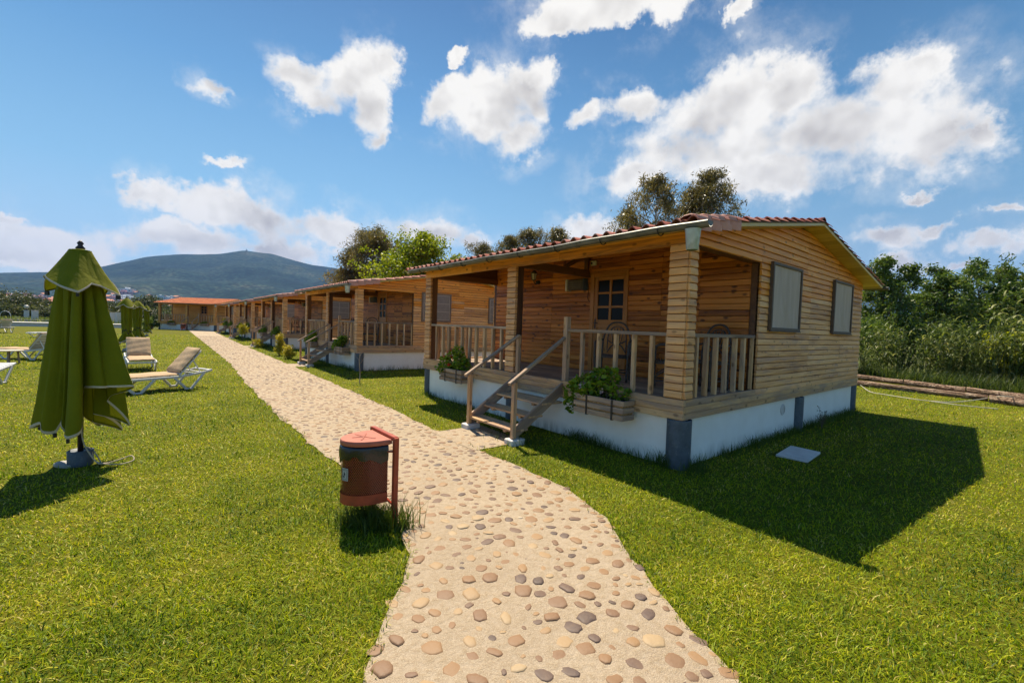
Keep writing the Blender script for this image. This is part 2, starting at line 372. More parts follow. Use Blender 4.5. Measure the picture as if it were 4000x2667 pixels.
def path_mat():
    m, nt, out = material('sandy_concrete_path'); o = nt.pos()
    a = nt.noise(o, 1.3, 6, .65); b = nt.noise(o, 22, 6, .7); c2 = nt.noise(o, 160, 3, .6)
    c = nt.mix(nt.mapr(a, .3, .7), (.335, .257, .182), (.42, .33, .238))
    c = nt.mix(nt.mapr(b, .40, .66, 0, .75), c, (.28, .20, .12))
    c = nt.mix(nt.mapr(c2, .48, .68, 0, .7), c, (.54, .46, .33))
    pit = nt.voro(o, 34, 'F1', 0); c = nt.mix(nt.math('MULTIPLY', nt.mapr(pit, .06, .12, .8, 0), nt.mapr(nt.noise(o, 5, 2), .5, .6)), c, (.12, .09, .06))
    h = nt.math('ADD', nt.math('MULTIPLY', b, .8), nt.math('MULTIPLY', c2, .35))
    # stones too small to model far down the path still read as speckle
    principled(nt, out, c, .9, nt.bump(h, 1.0, .02), .2); return m
M['path'] = path_mat()
def stone_mat():
    m, nt, out = material('cobble_stones'); tn = nt.attr('tn').outputs['Fac']; o = nt.pos()
    n = nt.noise(o, 30, 5, .65, .5)
    col = nt.ramp(tn, [(0, (.06, .043, .040)), (.15, (.10, .066, .055)), (.30, (.17, .097, .058)), (.45, (.22, .122, .060)), (.6, (.28, .165, .078)), (.78, (.33, .22, .115)), (.93, (.37, .27, .155)), (1, (.50, .46, .40))])
    col = nt.mix(nt.mapr(n, .35, .7, 0, .55), col, nt.mix(.5, col, (.25, .16, .09)))
    principled(nt, out, col, .62, nt.bump(nt.noise(o, 60, 5), .4, .006), .35); return m
M['stone'] = stone_mat()
def lawn_mat():
    m, nt, out = material('lawn_ground'); o = nt.pos()
    a = nt.noise(o, .35, 5, .6); b = nt.noise(o, 2.6, 6, .7); c3 = nt.noise(o, 40, 5, .75)
    c = nt.ramp(nt.math('ADD', nt.math('MULTIPLY', b, .55), nt.math('MULTIPLY', a, .45)), [(.32, (.055, .07, .003)), (.5, (.115, .115, .005)), (.66, (.20, .165, .012))])
    c = nt.mix(nt.mapr(c3, .35, .7, 0, .8), c, (.075, .085, .012))
    principled(nt, out, c, 1, nt.bump(c3, .8, .03), .1); return m
M['lawn'] = lawn_mat()
def field_mat():
    m, nt, out = material('dry_field'); o = nt.pos()
    a = nt.noise(o, .006, 6, .65); b = nt.noise(o, .08, 6, .7)
    c = nt.ramp(nt.math('ADD', nt.math('MULTIPLY', a, .6), nt.math('MULTIPLY', b, .4)), [(.35, (.045, .065, .020)), (.5, (.09, .10, .03)), (.65, (.18, .15, .06))])
    principled(nt, out, c, 1, None, .1); return m
M['field'] = field_mat()
def hill_mat():
    m, nt, out = material('wooded_hillside'); o = nt.pos()
    a = nt.noise(o, .0022, 6, .65); b = nt.noise(o, .03, 5, .75); v = nt.voro(o, .05, 'F1', 0)
    f = nt.math('ADD', nt.math('MULTIPLY', a, .55), nt.math('MULTIPLY', b, .5))
    c = nt.ramp(f, [(.40, (.003, .011, .012)), (.48, (.012, .032, .030)), (.56, (.034, .064, .050)), (.68, (.10, .11, .075))])
    c = nt.mix(nt.mapr(v, .25, .7, 0, .75), c, (.008, .014, .010))
    principled(nt, out, c, 1, None, .05); return m
M['hill'] = hill_mat()
# ------------------------------------------------------------ the timber cabin
CL, CD, PD = 6.92, 7.82, 2.10                 # length along the path, depth, porch depth
RX, RZ, RS_ = 3.88, 3.71, .172               # ridge position, soffit height there, roof slope
PITCH = .099
def roofz(x): return RZ - RS_*abs(x-RX)
PROF = [(-.024, .0), (-.024, .0095), (.028, .010), (.034, .016), (.034, .04), (.029, .074), (.021, .0985), (-.024, .099)]
PROF_IN = [(-.020, .0), (-.020, .0075), (.012, .008), (.016, .012), (.017, .05), (.016, .092), (.011, .0985), (-.020, .099)]
def siding(mb, O, U, N, u0, u1, z0, z1, joints=(), gable=False, prof=PROF, wob=.0022, smooth=True, mif=None):
    O = Vector(O); U = Vector(U); N = Vector(N); nrow = max(1, int(round((z1-z0)/PITCH)))
    for r in range(nrow):
        zb = z0+r*PITCH
        if gable and zb > RZ-.012: break
        cuts = [u0]+[j+random.uniform(-.015, .015) for j in joints if u0+.05 < j < u1-.05]+[u1]
        for a, b in zip(cuts[:-1], cuts[1:]):
            a2, b2 = a+(.0015 if a > u0 else 0), b-(.0015 if b < u1 else 0)
            n = max(2, int((b2-a2)/.45)+1)
            jit = [random.gauss(0, wob) for _ in range(n)]; tilt = random.gauss(0, .0018)
            o1, o2 = random.random()*50, random.random()*50; v = []; wc = []
            for (dn, dz) in prof:
                for k in range(n):
                    u = a2+(b2-a2)*k/(n-1); z = zb+dz
                    if gable:
                        w = max(0, (RZ-z)/RS_); u = min(max(u, RX-w), RX+w)
                    v.append(O+U*u+N*(dn+tilt)+Vector((0, 0, z+jit[k]*(1 if 0 < r < nrow-1 else 0)))); wc.append((u+o1, dz+o2, r*.37+o2))
            f = []
            flip = U.cross(Vector((0, 0, 1))).dot(N) < 0
            for i in range(len(prof)-1):
                for k in range(n-1):
                    q = (i*n+k, i*n+k+1, (i+1)*n+k+1, (i+1)*n+k); f.append(q[::-1] if flip else q)
            for k in (0, n-1): f.append(tuple(i*n+k for i in range(len(prof))))
            mb.add(v, f, wc, None, mif(r, nrow, zb, (a+b)/2) if mif else 0, False)
def prism(mb, pts2, axis_o, U, N, t, mi=0):
    """extruded polygon: pts2 = (u,z) list on plane O+U*u, thickness t along -N"""
    O = Vector(axis_o); U = Vector(U); N = Vector(N); n = len(pts2)
    v = [O+U*u+Vector((0, 0, z)) for u, z in pts2]+[O+U*u+Vector((0, 0, z))-N*t for u, z in pts2]
    f = [tuple(range(n)), tuple(range(2*n-1, n-1, -1))]+[(i, n+i, n+(i+1) % n, (i+1) % n) for i in range(n)]
    mb.add(v, f, None, .5, mi)

def tiles(name, xe, xr, y0, y1, parent, mat, off=.052, sgn=1):
    """one slope of barrel tiles from the eave xe to the ridge xr"""
    P = .205; nc = int(round((y1-y0)/P)); P = (y1-y0)/nc; run = abs(xr-xe); nr = int(math.ceil(run/.335)); rl = run/nr; K = 9
    cr = RS_*1.0
    V = []; F = []; T = []
    for r in range(nr):
        xa = xe+(xr-xe)*r/nr; xb = xe+(xr-xe)*min(1.0, (r+1.10)/nr)
        for c in range(nc):
            tin = min(1, max(0, random.gauss(.5, .2))); dz = random.uniform(-.004, .006); b = len(V); dx = random.uniform(-.012, .012)
            for k in range(K):
                p = k/(K-1); h = .052*math.sin(math.pi*min(1, p/.62)) if p < .62 else -.004*math.sin(math.pi*(p-.62)/.38)
                y = y0+(c+p)*P
                za, zb = roofz(xa)+off+.034+dz, roofz(xb)+off+dz*.5
                V += [(xa+dx, y, za+h-.016), (xa+dx, y, za+h), (xb, y, zb+h*.85)]; T += [tin]*3
            for k in range(K-1):
                i = b+k*3
                F += [(i, i+3, i+4, i+1)[::sgn], (i+1, i+4, i+5, i+2)[::sgn]]
    mb = MB(); mb.V = V; mb.F = F; mb.M = [0]*len(F); mb.S = [False]*len(F); mb.W = [(0, 0, 0)]*len(V); mb.T = T
    return mb.build(name, mat, parent)
def ridge_caps(parent, mat):
    mb = MB(); n = int((CL+.6)/.36)
    for i in range(n):
        ya = -.31+i*(CL+.62)/n; yb = ya+(CL+.62)/n+.05; r0, r1 = .125, .105; tin = random.random(); P = []
        for y, r in ((ya, r0), (ya, r0+.001), (yb, r1)):
            P.append([(RX+r*math.cos(math.pi*k/10), y, RZ+.04+r*math.sin(math.pi*k/10)*.85) for k in range(11)])
        P[0] = [(RX+(p[0]-RX)*.86, p[1], RZ+.04+(p[2]-RZ-.04)*.86) for p in P[0]]
        mb.grid(P, None, tin)
    return mb.build('ridge_cap', mat, parent)
def verge_tiles(parent, mat):
    mb = MB()
    for i in range(4):
        xa = -.44+i*.255; xb = xa+.31; tin = .75+random.random()*.25; P = []
        for x, up in ((xa, .035), (xb, .008)):
            z = roofz(x)+.058+up
            P.append([(x, -.10, z+.03), (x, -.16, z+.062), (x, -.24, z+.07), (x, -.31, z+.052), (x, -.335, z+.0), (x, -.34, z-.06), (x, -.338, z-.13)])
        P.insert(0, [(p[0], p[1]*1.0+.012, p[2]-.014) for p in P[0]])
        mb.grid(P, None, tin)
    return mb.build('verge_tile', mat, parent)

def railing(parent, a, b, ks, endpost=None):
    """a,b local (x,y) ends of the rail, ks = fractions of the balusters"""
    A = Vector((a[0], a[1], 0)); B = Vector((b[0], b[1], 0)); Z = Vector((0, 0, 1))
    ro = bpy.data.objects.new('railing', MB().bar(A+Z*1.728, B+Z*1.728, .075, .05).mesh('railing', M['grey_wood'])); COL.objects.link(ro); ro.parent = parent
    d = (B-A).normalized()
    for k in ks:
        p = A+(B-A)*k; t = Vector((random.gauss(0, .006), random.gauss(0, .006), 0))
        MB().bar(p+Z*.90, p+t+Z*1.703, .065, .05, d).build('baluster', M['rail'], ro)
    for k in endpost or ():
        p = A+(B-A)*k; MB().bar(p+Z*.90, p+Z*1.703, .05, .04, d).build('end_post', M['rail'], ro)
    return ro

def make_cabin(label):
    c = thing('timber_cabin', label, 'cabin', (0, 0, 0), 0, 'cabins in a row beside the path')
    X, Y, Z = Vector((1, 0, 0)), Vector((0, 1, 0)), Vector((0, 0, 1))
    # plinth with grilles
    mb = MB()
    for a, b in (((.035, .035, -.1), (.135, CL-.035, .66)), ((CD-.135, .035, -.1), (CD-.035, CL-.035, .66)), ((.135, .035, -.1), (CD-.135, .135, .66)), ((.135, CL-.135, -.1), (CD-.135, CL-.035, .66))): mb.box(a, b, bev=.006)
    pl = mb.build('plinth', M['plaster'], c)
    g = MB(); g.lathe([(.098, 0), (.102, .006), (.094, .012), (.082, .013)], 24, caps=False)
    for k in range(-4, 5):
        w = math.sqrt(max(0, .085**2-(k*.019)**2)); g.box((-w, k*.019-.006, .002), (w, k*.019+.006, .010), 0, .001)
    gr = g.build('vent_grille', M['palestone'], pl); gr.matrix_local = Matrix.Translation((3.44, .034, .45)) @ Matrix.Rotation(R(90), 4, 'X')
    # piers
    for (x, y, r) in ((.10, .085, .155), (4.15, .055, .125), (CD-.09, .06, .105), (.085, 3.50, .14), (.085, CL-.09, .12), (CD-.09, CL-.09, .12), (4.15, CL-.08, .12)):
        m2 = MB(); h = .634+random.uniform(-.003, .003)
        m2.lathe([(r*.98, -.1), (r, .02), (r, h-.012), (r*.99, h), (r*.90, h+.001), (r*.88, h-.02), (.02, h-.025)], 28, (0, 0, 0), .5)
        m2.build('pier', M['pipe'], c, (x, y, 0))
    # skirting boards round the floor
    mb = MB()
    for z0, z1, out in ((.64, .728, .030), (.730, .813, .038), (.815, .898, .032)):
        cut = random.uniform(2.2, 4.8)
        mb.box((-out, -out-.002, z0), (.03, cut-.002, z1), 1, .005); mb.box((-out, cut+.002, z0+.001), (.03, CL+out, z1), 1, .005)
        e = CD if z0 < .8 else PD
        cut = random.uniform(2.8, 5.2) if e == CD else None
        if cut: mb.box((.031, -out, z0), (cut, .03, z1), 0, .005); mb.box((cut+.003, -out, z0+random.uniform(-.002, .002)), (e+out, .03, z1), 0, .005)
        else: mb.box((.031, -out, z0), (e+.002, .03, z1), 0, .005)
        mb.box((.031, CL-.03, z0), (CD+out, CL+out, z1), 0, .005)
        mb.box((CD-.03, .031, z0), (CD+out, CL-.031, z1), 1, .005)
    mb.build('floor_band', M['rail'], c)
    # porch floor planks
    mb = MB(); n = 15; w = (PD-.06)/n
    for k in range(n): mb.box((.05+k*w+.003, .04, .825), (.05+(k+1)*w-.003, CL-.04, .862+random.uniform(-.001, .001)), 1, .004)
    mb.build('porch_floor', M['grey_wood'], c)
    # house floor, cores of the walls
    def up(r, n, zb, u): return 1 if zb > 2.75 or (zb > 2.3 and random.random() < (zb-2.2)/.6) else 0
    mb = MB(); prism(mb, [(PD, .66), (CD, .66), (CD, roofz(CD)), (RX, RZ), (PD, roofz(PD))], (0, 0, 0), X, -Y, .12, 2)
    prism(mb, [(0.0, 2.88), (PD, 2.88), (PD, roofz(PD)), (0, roofz(0))], (0, 0, 0), X, -Y, .10, 2)
    siding(mb, (0, 0, 0), X, -Y, PD, CD, .801, 2.88, (4.35, 6.25), mif=up)
    siding(mb, (0, 0, 0), X, -Y, -.02, CD, 2.88, RZ, (PD, 4.1, 5.95), True, mif=up)
    mb.build('gable_wall', [M['siding'], M['siding_top'], M['darkbeam']], c)
    mb = MB(); prism(mb, [(PD, .66), (CD, .66), (CD, roofz(CD)), (RX, RZ), (PD, roofz(PD))], (0, CL, 0), X, Y, .12, 2)
    prism(mb, [(0.0, 2.88), (PD, 2.88), (PD, roofz(PD)), (0, roofz(0))], (0, CL, 0), X, Y, .10, 2)
    siding(mb, (0, CL, 0), X, Y, PD, CD, .801, 2.88, (4.35, 6.25), mif=up)
    siding(mb, (0, CL, 0), X, Y, -.02, CD, 2.88, RZ, (PD, 4.1, 5.95), True, mif=up)
    mb.build('gable_wall', [M['siding'], M['siding_top'], M['darkbeam']], c)
    mb = MB(); mb.box((CD-.12, .121, .66), (CD-.001, CL-.121, roofz(CD)), 1, mi=2)
    siding(mb, (CD, 0, 0), Y, X, 0, CL, .90, 2.98, (1.8, 3.6, 5.2), mif=up)
    mb.build('rear_wall', [M['siding'], M['siding_top'], M['darkbeam']], c)
    # porch back wall
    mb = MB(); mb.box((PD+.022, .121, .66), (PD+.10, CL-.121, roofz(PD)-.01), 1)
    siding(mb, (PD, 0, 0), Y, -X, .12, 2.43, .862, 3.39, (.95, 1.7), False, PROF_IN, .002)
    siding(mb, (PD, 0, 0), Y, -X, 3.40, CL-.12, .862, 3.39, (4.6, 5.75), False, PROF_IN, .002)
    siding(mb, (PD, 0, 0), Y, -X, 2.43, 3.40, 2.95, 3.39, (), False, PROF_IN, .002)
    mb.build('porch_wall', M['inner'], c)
    # columns
    for (ya, yb, side) in ((0, .25, -1), (3.40, 3.65, 0), (CL-.25, CL, 1)):
        mb = MB(); i0 = .012 if side < 0 else 0; i1 = .012 if side > 0 else 0
        mb.box((.001, ya+i0, .899), (.165, yb-i1, 2.879), 2, .004, mi=1)
        siding(mb, (0, 0, 0), Y, -X, ya, yb, .90, 2.88, (), wob=.0, mif=lambda *a: 0)
        if side: siding(mb, (0, 0 if side < 0 else CL, 0), X, Y*side, -.004, .177, .90, 2.88, (), wob=.0)
        mb.build('porch_post', [M['siding'], M['darkbeam']], c)
    mb = MB()
    for a, b in ((-.03, 2.27), (2.273, 4.9), (4.903, CL+.03)): mb.box((-.034, a, 2.882), (.06, b, 2.998+random.uniform(-.001, .001)), 1, .005)
    mb.box((-.02, 0, 3.0), (.05, CL, 3.035), 1, .004)
    mb.build('front_beam', M['beam'], c)
    MB().box((.061, 3.46, 2.885), (PD-.018, 3.56, 3.03), 0).build('tie_beam', M['darkbeam'], c); MB().bar((1.35, 3.51, 3.03), (1.95, 3.51, 3.33), .07, .08).build('strut', M['darkbeam'], c); MB().box((PD-.10, 3.465, 3.03), (PD-.03, 3.555, 3.38), 2).build('strut', M['darkbeam'], c)
    MB().box((.061, .101, 2.885), (PD-.018, .16, 3.02), 0).build('tie_beam', M['darkbeam'], c); MB().box((.061, CL-.16, 2.885), (PD-.018, CL-.101, 3.02), 0).build('tie_beam', M['darkbeam'], c)
    # roof
    yo0, yo1 = -.29, CL+.29; xe, xk = -.40, CD+.42
    mb = MB()
    for xa, xb in ((xe, RX), (RX, xk)):
        nb = 22
        for k in range(nb):
            x0, x1 = xa+(xb-xa)*k/nb, xa+(xb-xa)*(k+1)/nb; g_ = .0015
            v = []
            for y in (yo0, yo1):
                for (x, dz) in ((x0+g_, 0), (x1-g_, 0), (x1-g_, .045), (x0+g_, .045)): v.append((x, y, roofz(x)+dz))
            o = random.random()*30
            mb.add(v, [(0, 1, 2, 3)[::-1], (4, 5, 6, 7), (0, 4, 5, 1)[::-1], (3, 2, 6, 7), (0, 3, 7, 4), (1, 5, 6, 2)], [(p[1]+o, p[0]+o, p[2]) for p in v])
    roof = mb.build('roof', M['soffit'], c)
    for y in (yo0-.022, yo1+.002):
        mb = MB()
        for xa, xb in ((xe, RX), (RX, xk)):
            mb.bar((xa, y+.01, roofz(xa)+.022), (xb, y+.01, roofz(xb)+.022), .020, .048, (0, 0, 1), .003)
            mb.bar((xa, y+.008, roofz(xa)+.060), (xb, y+.008, roofz(xb)+.060), .026, .024, (0, 0, 1), .004, mi=1)
        mb.build('barge_board', [M['soffit'], M['netframe']], roof)
    tiles('tiles', xe-.07, RX-.02, yo0-.055, yo1+.055, roof, M['tile']); tiles('tiles', xk+.07, RX+.02, yo0-.055, yo1+.055, roof, M['tile'], sgn=-1)
    ridge_caps(roof, M['tile']); verge_tiles(roof, M['tile'])
    # gutter
    def gut(x0, y0, y1, zt, rad=.058):
        mb = MB(); n = 13; ys = [y0+(y1-y0)*k/40 for k in range(41)]
        P = []
        for y in ys:
            s = .006*math.sin(y*2.1)+.004*math.sin(y*5.3+1); row = []
            for k in range(n):
                a = math.pi+math.pi*k/(n-1); row.append((x0+rad*math.cos(a), y, zt+s+rad*1.05*math.sin(a)))
            row = [(x0-rad-.012, y, zt+s-.004), (x0-rad-.010, y, zt+s+.008)]+row
            P.append(row)
        mb.grid(P); mb.grid([[(p[0]*.97+x0*.03, p[1], p[2]+.003) for p in row][::-1] for row in P])
        for y in (y0, y1):
            mb.poly([(x0+rad*math.cos(math.pi+math.pi*k/(n-1)), y, zt+rad*1.05*math.sin(math.pi+math.pi*k/(n-1))) for k in range(n)])
        for y in [y0+.95+k*1.02 for k in range(int((y1-y0-1)/1.02)+1)]:      # soldered joint collars
            P = [[(x0+(rad+.004)*math.cos(math.pi+math.pi*k/(n-1)), yy, zt+.006*math.sin(y*2.1)+(rad+.004)*1.05*math.sin(math.pi+math.pi*k/(n-1))) for k in range(n)] for yy in (y-.03, y+.03)]
            mb.grid(P)
        return mb
    gu = gut(-.478, -.50, 6.86, 3.0).build('gutter', M['gutter'], c)
    for y in [.12+k*.88 for k in range(8)]:
        m2 = MB(); m2.tube([(-.478+.075*math.cos(a), y, 2.998+.078*math.sin(a)) for a in [math.pi+math.pi*k/10 for k in range(11)]]+[(-.39, y, 3.03)], .008, 6)
        m2.build('gutter_bracket', M['black'], gu)
    m2 = MB(); m2.lathe([(.062, 2.70), (.066, 2.705), (.086, 2.925), (.09, 2.935)], 20, caps=False); m2.lathe([(.055, 2.715), (.078, 2.925)], 20, caps=False)
    m2.build('downspout_funnel', M['zinc'], gu, (-.478, -.30, 0))
    gut(CD+.50, -.42, 6.9, 2.99).build('gutter', M['gutter'], c)
    # railings
    railing(c, (.045, .25), (.045, 2.06), [(y-.25)/1.81 for y in (.50, .79, 1.11, 1.43, 1.76)], (.012,))
    railing(c, (.045, 3.65), (.045, CL-.25), [(y-3.65)/(CL-3.90) for y in (3.86, 4.14, 4.43, 4.73, 5.0, 5.29, 5.56, 5.85, 6.12, 6.42)])
    railing(c, (.177, .045), (PD-.002, .045), [(x-.177)/1.92 for x in (.36, .63, .90, 1.19, 1.48, 1.76)], (.985,))
    railing(c, (.177, CL-.045), (PD-.002, CL-.045), [(x-.177)/1.92 for x in (.36, .63, .90, 1.19, 1.48, 1.76)], (.985,))
    MB().box((-.005, 2.065, .62), (.085, 2.15, 1.95), 2, .006).build('newel_post', M['rail'], c)
    MB().box((-.01, 3.29, .62), (.065, 3.36, 1.60), 2, .006).build('newel_post', M['rail'], c)
    # stairs
    ya, yb = 2.08, 3.31
    for y in (ya+.02, yb-.02): MB().bar((-1.06, y, .13), (.0, y, .80), .042, .17, (0, 0, 1), .005).build('stair_stringer', M['grey_wood'], c)
    st = c
    for x, z, dpt in ((-1.07, .205, .30), (-.77, .385, .30), (-.50, .565, .46)):
        mb = MB(); ns = 4
        for k in range(ns): mb.box((x+dpt*k/ns+.004, ya-.01, z-.032), (x+dpt*(k+1)/ns-.004, yb+.01, z+random.uniform(-.002, .002)), 1, .004)
        for y in (ya+.25, yb-.25): mb.box((x+.03, y-.03, z-.075), (x+dpt-.03, y+.03, z-.033), 0, .004)
        mb.build('stair_tread', M['rail'], st)
    MB().box((-.03, ya, .62), (-.008, yb, .80), 1, .004).build('stair_riser', M['grey_wood'], st)
    for y, yy in ((2.085, 2.115), (3.275, 3.275)):
        MB().bar((-1.17, y-.01, .905), (-.005, yy, 1.60), .065, .045, (0, 0, 1), .006).build('handrail', M['grey_wood'], st)
        MB().box((-1.10, y-.045, .05), (-1.035, y+.025, .93), 2, .005).build('stair_post', M['rail'], st)
        m2 = MB(); m2.box((-1.16, y-.11, -.06), (-.90, y+.09, .085), 1, .012); m2.build('footing_block', M['palestone'], st)
    # door
    y0, y1 = 2.43, 3.40
    mb = MB()
    for a, b in (((PD-.045, y0, .862), (PD+.03, y0+.055, 2.95)), ((PD-.045, y1-.10, .862), (PD+.03, y1, 2.95)), ((PD-.044, y0+.055, 2.86), (PD+.03, y1-.10, 2.949))): mb.box(a, b, None, .006)
    mb.box((PD-.055, y0-.03, 2.951), (PD+.0, y1+.03, 2.985), 1, .005)
    door = mb.build('door', M['door'], c)
    mb = MB(); yl, yr = y0+.058, y1-.103; xs = (PD-.028, PD+.02)
    py = [2.545, 2.845, 2.90, 3.20]; pz = [1.965, 2.21, 2.255, 2.50, 2.545, 2.79]
    mb.box((xs[0], yl, .87), (xs[1], py[0], 2.858), 2, .004); mb.box((xs[0], py[3], .87), (xs[1], yr, 2.858), 2, .004); mb.box((xs[0], py[1], pz[0]), (xs[1], py[2], pz[5]), 2, .004)
    mb.box((xs[0]+.001, py[0], pz[5]), (xs[1], py[3], 2.857), 1, .004); mb.box((xs[0]+.001, py[0], 1.80), (xs[1], py[3], pz[0]), 1, .004); mb.box((xs[0]+.001, py[0], .871), (xs[1], py[3], 1.05), 1, .004)
    for za, zb in ((pz[1], pz[2]), (pz[3], pz[4])):
        for a, b in ((py[0], py[1]), (py[2], py[3])): mb.box((xs[0]+.001, a, za), (xs[1], b, zb), 1, .004)
    mb.box((PD-.008, py[0], 1.05), (PD+.015, py[3], 1.80), 2, .003); mb.box((PD-.020, py[0]+.07, 1.11), (PD-.009, py[3]-.07, 1.74), 2, .010)
    mb.build('leaf', M['door'], door)
    for i in range(3):
        for a, b in ((py[0], py[1]), (py[2], py[3])):
            mb = MB(); mb.box((PD-.004, a, pz[2*i]), (PD+.006, b, pz[2*i+1]), 2, .001); mb.build('pane', M['pane'], door)
    mb = MB(); mb.box((PD-.034, py[3]+.03, 1.78), (PD-.029, py[3]+.065, 1.98), 2, .002); mb.tube([(PD-.03, py[3]+.047, 1.90), (PD-.08, py[3]+.047, 1.90), (PD-.085, py[3]-.06, 1.895)], .009, 8)
    mb.build('handle', M['black'], door)
    return c

M['net_wood'] = plain_mat('brown_window_frame', (.22, .155, .115), .65, .2, 9, .3); M['net_bar'] = plain_mat('veiled_glazing_bar', (.38, .32, .285), .8, .1, 9, .2)
def make_window(kind, w, h):
    """window lying in the local x-z plane facing -y, built at its lower left corner"""
    mb = MB(); t = .048; y0, y1 = -.060, .0
    mb.box((0, y0, 0), (t, y1, h), 2, .005); mb.box((w-t, y0, 0), (w, y1, h), 2, .005); mb.box((t, y0+.001, 0), (w-t, y1, t), 0, .005); mb.box((t, y0+.001, h-t), (w-t, y1, h), 0, .005)
    mb.box((-.012, y0-.012, -.02), (w+.012, y0+.03, .0), 0, .004)
    f = mb.build('window', M['netframe'] if kind == 'canvas' else M['net_wood'])
    n1, n2 = 22, 26; P = []
    for j in range(n2+1):
        row = []
        for i in range(n1+1):
            u, v = i/n1, j/n2; e = min(1, 8*min(u, 1-u, v, 1-v))
            d = e*(.010*math.sin(u*15+3*math.sin(v*2.2))*(.4+.6*(1-v))+.010*math.sin(u*6+v*4+1.3)+.004*math.sin(u*27+v*7)) if kind == 'canvas' else 0
            row.append((t*.7+u*(w-1.4*t), -.034+d, t*.7+v*(h-1.4*t)))
        P.append(row)
    MB().grid(P).build('screen', M['canvas'] if kind == 'canvas' else M['netting'], f)
    if kind != 'canvas':
        mb = MB(); nx = 2; nz = 3
        for i in range(nx+1):
            x = t+.03+i*(w-2*t-.06)/nx; mb.box((x-.014, -.046, t+.02), (x+.014, -.036, h-t-.02), 2, .002)
        for j in range(nz+1):
            z = t+.03+j*(h-2*t-.06)/nz; mb.box((t+.02, -.0455, z-.012), (w-t-.02, -.0365, z+.012), 0, .002)
        mb.build('glazing_bars', M['net_bar'], f)
    return f

CG = 'cabins in a row beside the path'
cab = make_cabin('nearest timber cabin, its gable with two cream canvas screens facing the lawn')
cabs = [cab]
spec = [(5.43, 15.30, 'second timber cabin along the path, its gable partly hidden by the nearest cabin'),
        (5.60, 27.75, 'third timber cabin along the path, behind the tall yellow green shrub'),
        (5.72, 39.5, 'fourth timber cabin along the path, behind the thin yellow sapling'),
        (5.85, 51.1, 'farthest timber cabin of the row, just before the orange roofed end cabin')]
for x, y, lab in spec: cabs.append(dup(cab, (x, y, 0), 0, lab, CG))
ang6 = math.atan2(.777, .629)
c6 = dup(cab, (5.25, 61.9, 0), ang6, 'end cabin with bright orange roof facing down the path', None); cabs.append(c6)
if 'group' in c6: del c6['group']
c6.scale = (.97, .97, 1.03)
swap = {'tiles': 'tile_new', 'ridge_cap': 'tile_new', 'verge_tile': 'tile_new', 'porch_wall': 'bright_pine', 'porch_post': 'bright_pine', 'front_beam': 'bright_pine', 'floor_band': 'bright_pine', 'gable_wall': 'bright_pine'}
def recolour(o):
    k = o.name.split('.')[0]
    if k in swap and o.type == 'MESH':
        for sl in o.material_slots[:2] if k != 'porch_post' else o.material_slots[:1]: sl.link = 'OBJECT'; sl.material = M[swap[k]]
    for ch in o.children: recolour(ch)
recolour(c6)
cab.location = (5.20, 2.93, 0)
wA = make_window('canvas', 1.29, 1.10); wA.parent = cab; wA.location = (2.42, -.028, 1.84)
wB = copy_tree(wA, cab); wB.location = (5.57, -.028, 1.84)
wN = make_window('net', 1.29, 1.10); wN.parent = cabs[1]; wN.location = (2.42, -.028, 1.84)
for cc in cabs[1:]:
    for x in (2.42, 5.57):
        if cc is cabs[1] and x < 3: continue
        w_ = copy_tree(wN, cc); w_.location = (x, -.028, 1.84)
# ------------------------------------------------------------ ground, path, grass
def plane(name, pts, z, mat, kind='structure'):
    mb = MB(); mb.poly([(x, y, z) for x, y in pts]); o = mb.build(name, mat); o['kind'] = kind; return o
mb = MB(); ring = [0, 60, 300, 1500, 9000]; n = 48
P = [[(r*math.cos(2*math.pi*k/n), r*math.sin(2*math.pi*k/n), -.03) for k in range(n+1)] for r in ring[1:]]
mb.grid(P[::-1], smooth=False); mb.poly(P[0][:-1])
o = mb.build('ground', M['field']); o['kind'] = 'structure'
plane('lawn', [(-45, -14), (23.2, -14), (23.4, 8), (22.8, 68), (-45, 68)], -.004, M['lawn'])

LFT = np.array([(-1.9, -2.0), (-.4, .2), (.35, 1.3), (.79, 2.04), (1.19, 2.59), (1.47, 3.0), (1.64, 3.49), (1.70, 4.5), (1.71, 5.73), (1.69, 8.36), (1.85, 14), (2.12, 19.4), (2.35, 35), (2.75, 63)])
RGTB = np.array([(.5, -2.0), (1.5, -.3), (1.95, .35), (2.3, .91), (2.62, 1.62), (3.0, 2.15), (3.27, 2.51), (3.47, 3.11), (3.53, 4.0), (3.55, 5.05), (3.55, 6.2), (3.66, 7.47), (3.80, 12), (3.9, 17.73), (4.2, 35), (5.0, 63)])
def pxl(y): return np.interp(y, LFT[:, 1], LFT[:, 0])
def pxr(y): return np.interp(y, RGTB[:, 1], RGTB[:, 0])
BR = [(3.45, 4.42, 5.02, 6.24)]+[(3.7, cx-.98, cy+2.12, cy+3.28) for cx, cy, _ in spec]
def edgen(y, s): return .016*math.sin(y*7.3+s)+.022*math.sin(y*2.7+2*s)+.010*math.sin(y*17+s)
def on_path(x, y, m=0.0):
    w = .016*np.sin(y*7.3)+.022*np.sin(y*2.7)+.010*np.sin(y*17)
    ins = (x > pxl(y)+w-m) & (x < pxr(y)+.016*np.sin(y*7.3+2)+.022*np.sin(y*2.7+4)+.010*np.sin(y*17+2)+m) & (y < 62.6)
    for a, b, c, d in BR: ins |= (x > a) & (x < b+m) & (y > c-m) & (y < d+m)
    return ins
mb = MB(); ys = list(np.arange(-1.8, 20, .15))+list(np.arange(20, 62.7, .5)); P = []
for y in ys:
    a = float(pxl(y))+edgen(y, 0); b = float(pxr(y))+edgen(y, 2); P.append([(a+(b-a)*k/9, y, .006+.006*mn.noise((a+(b-a)*k/9*3, y*3, 0))) for k in range(10)])
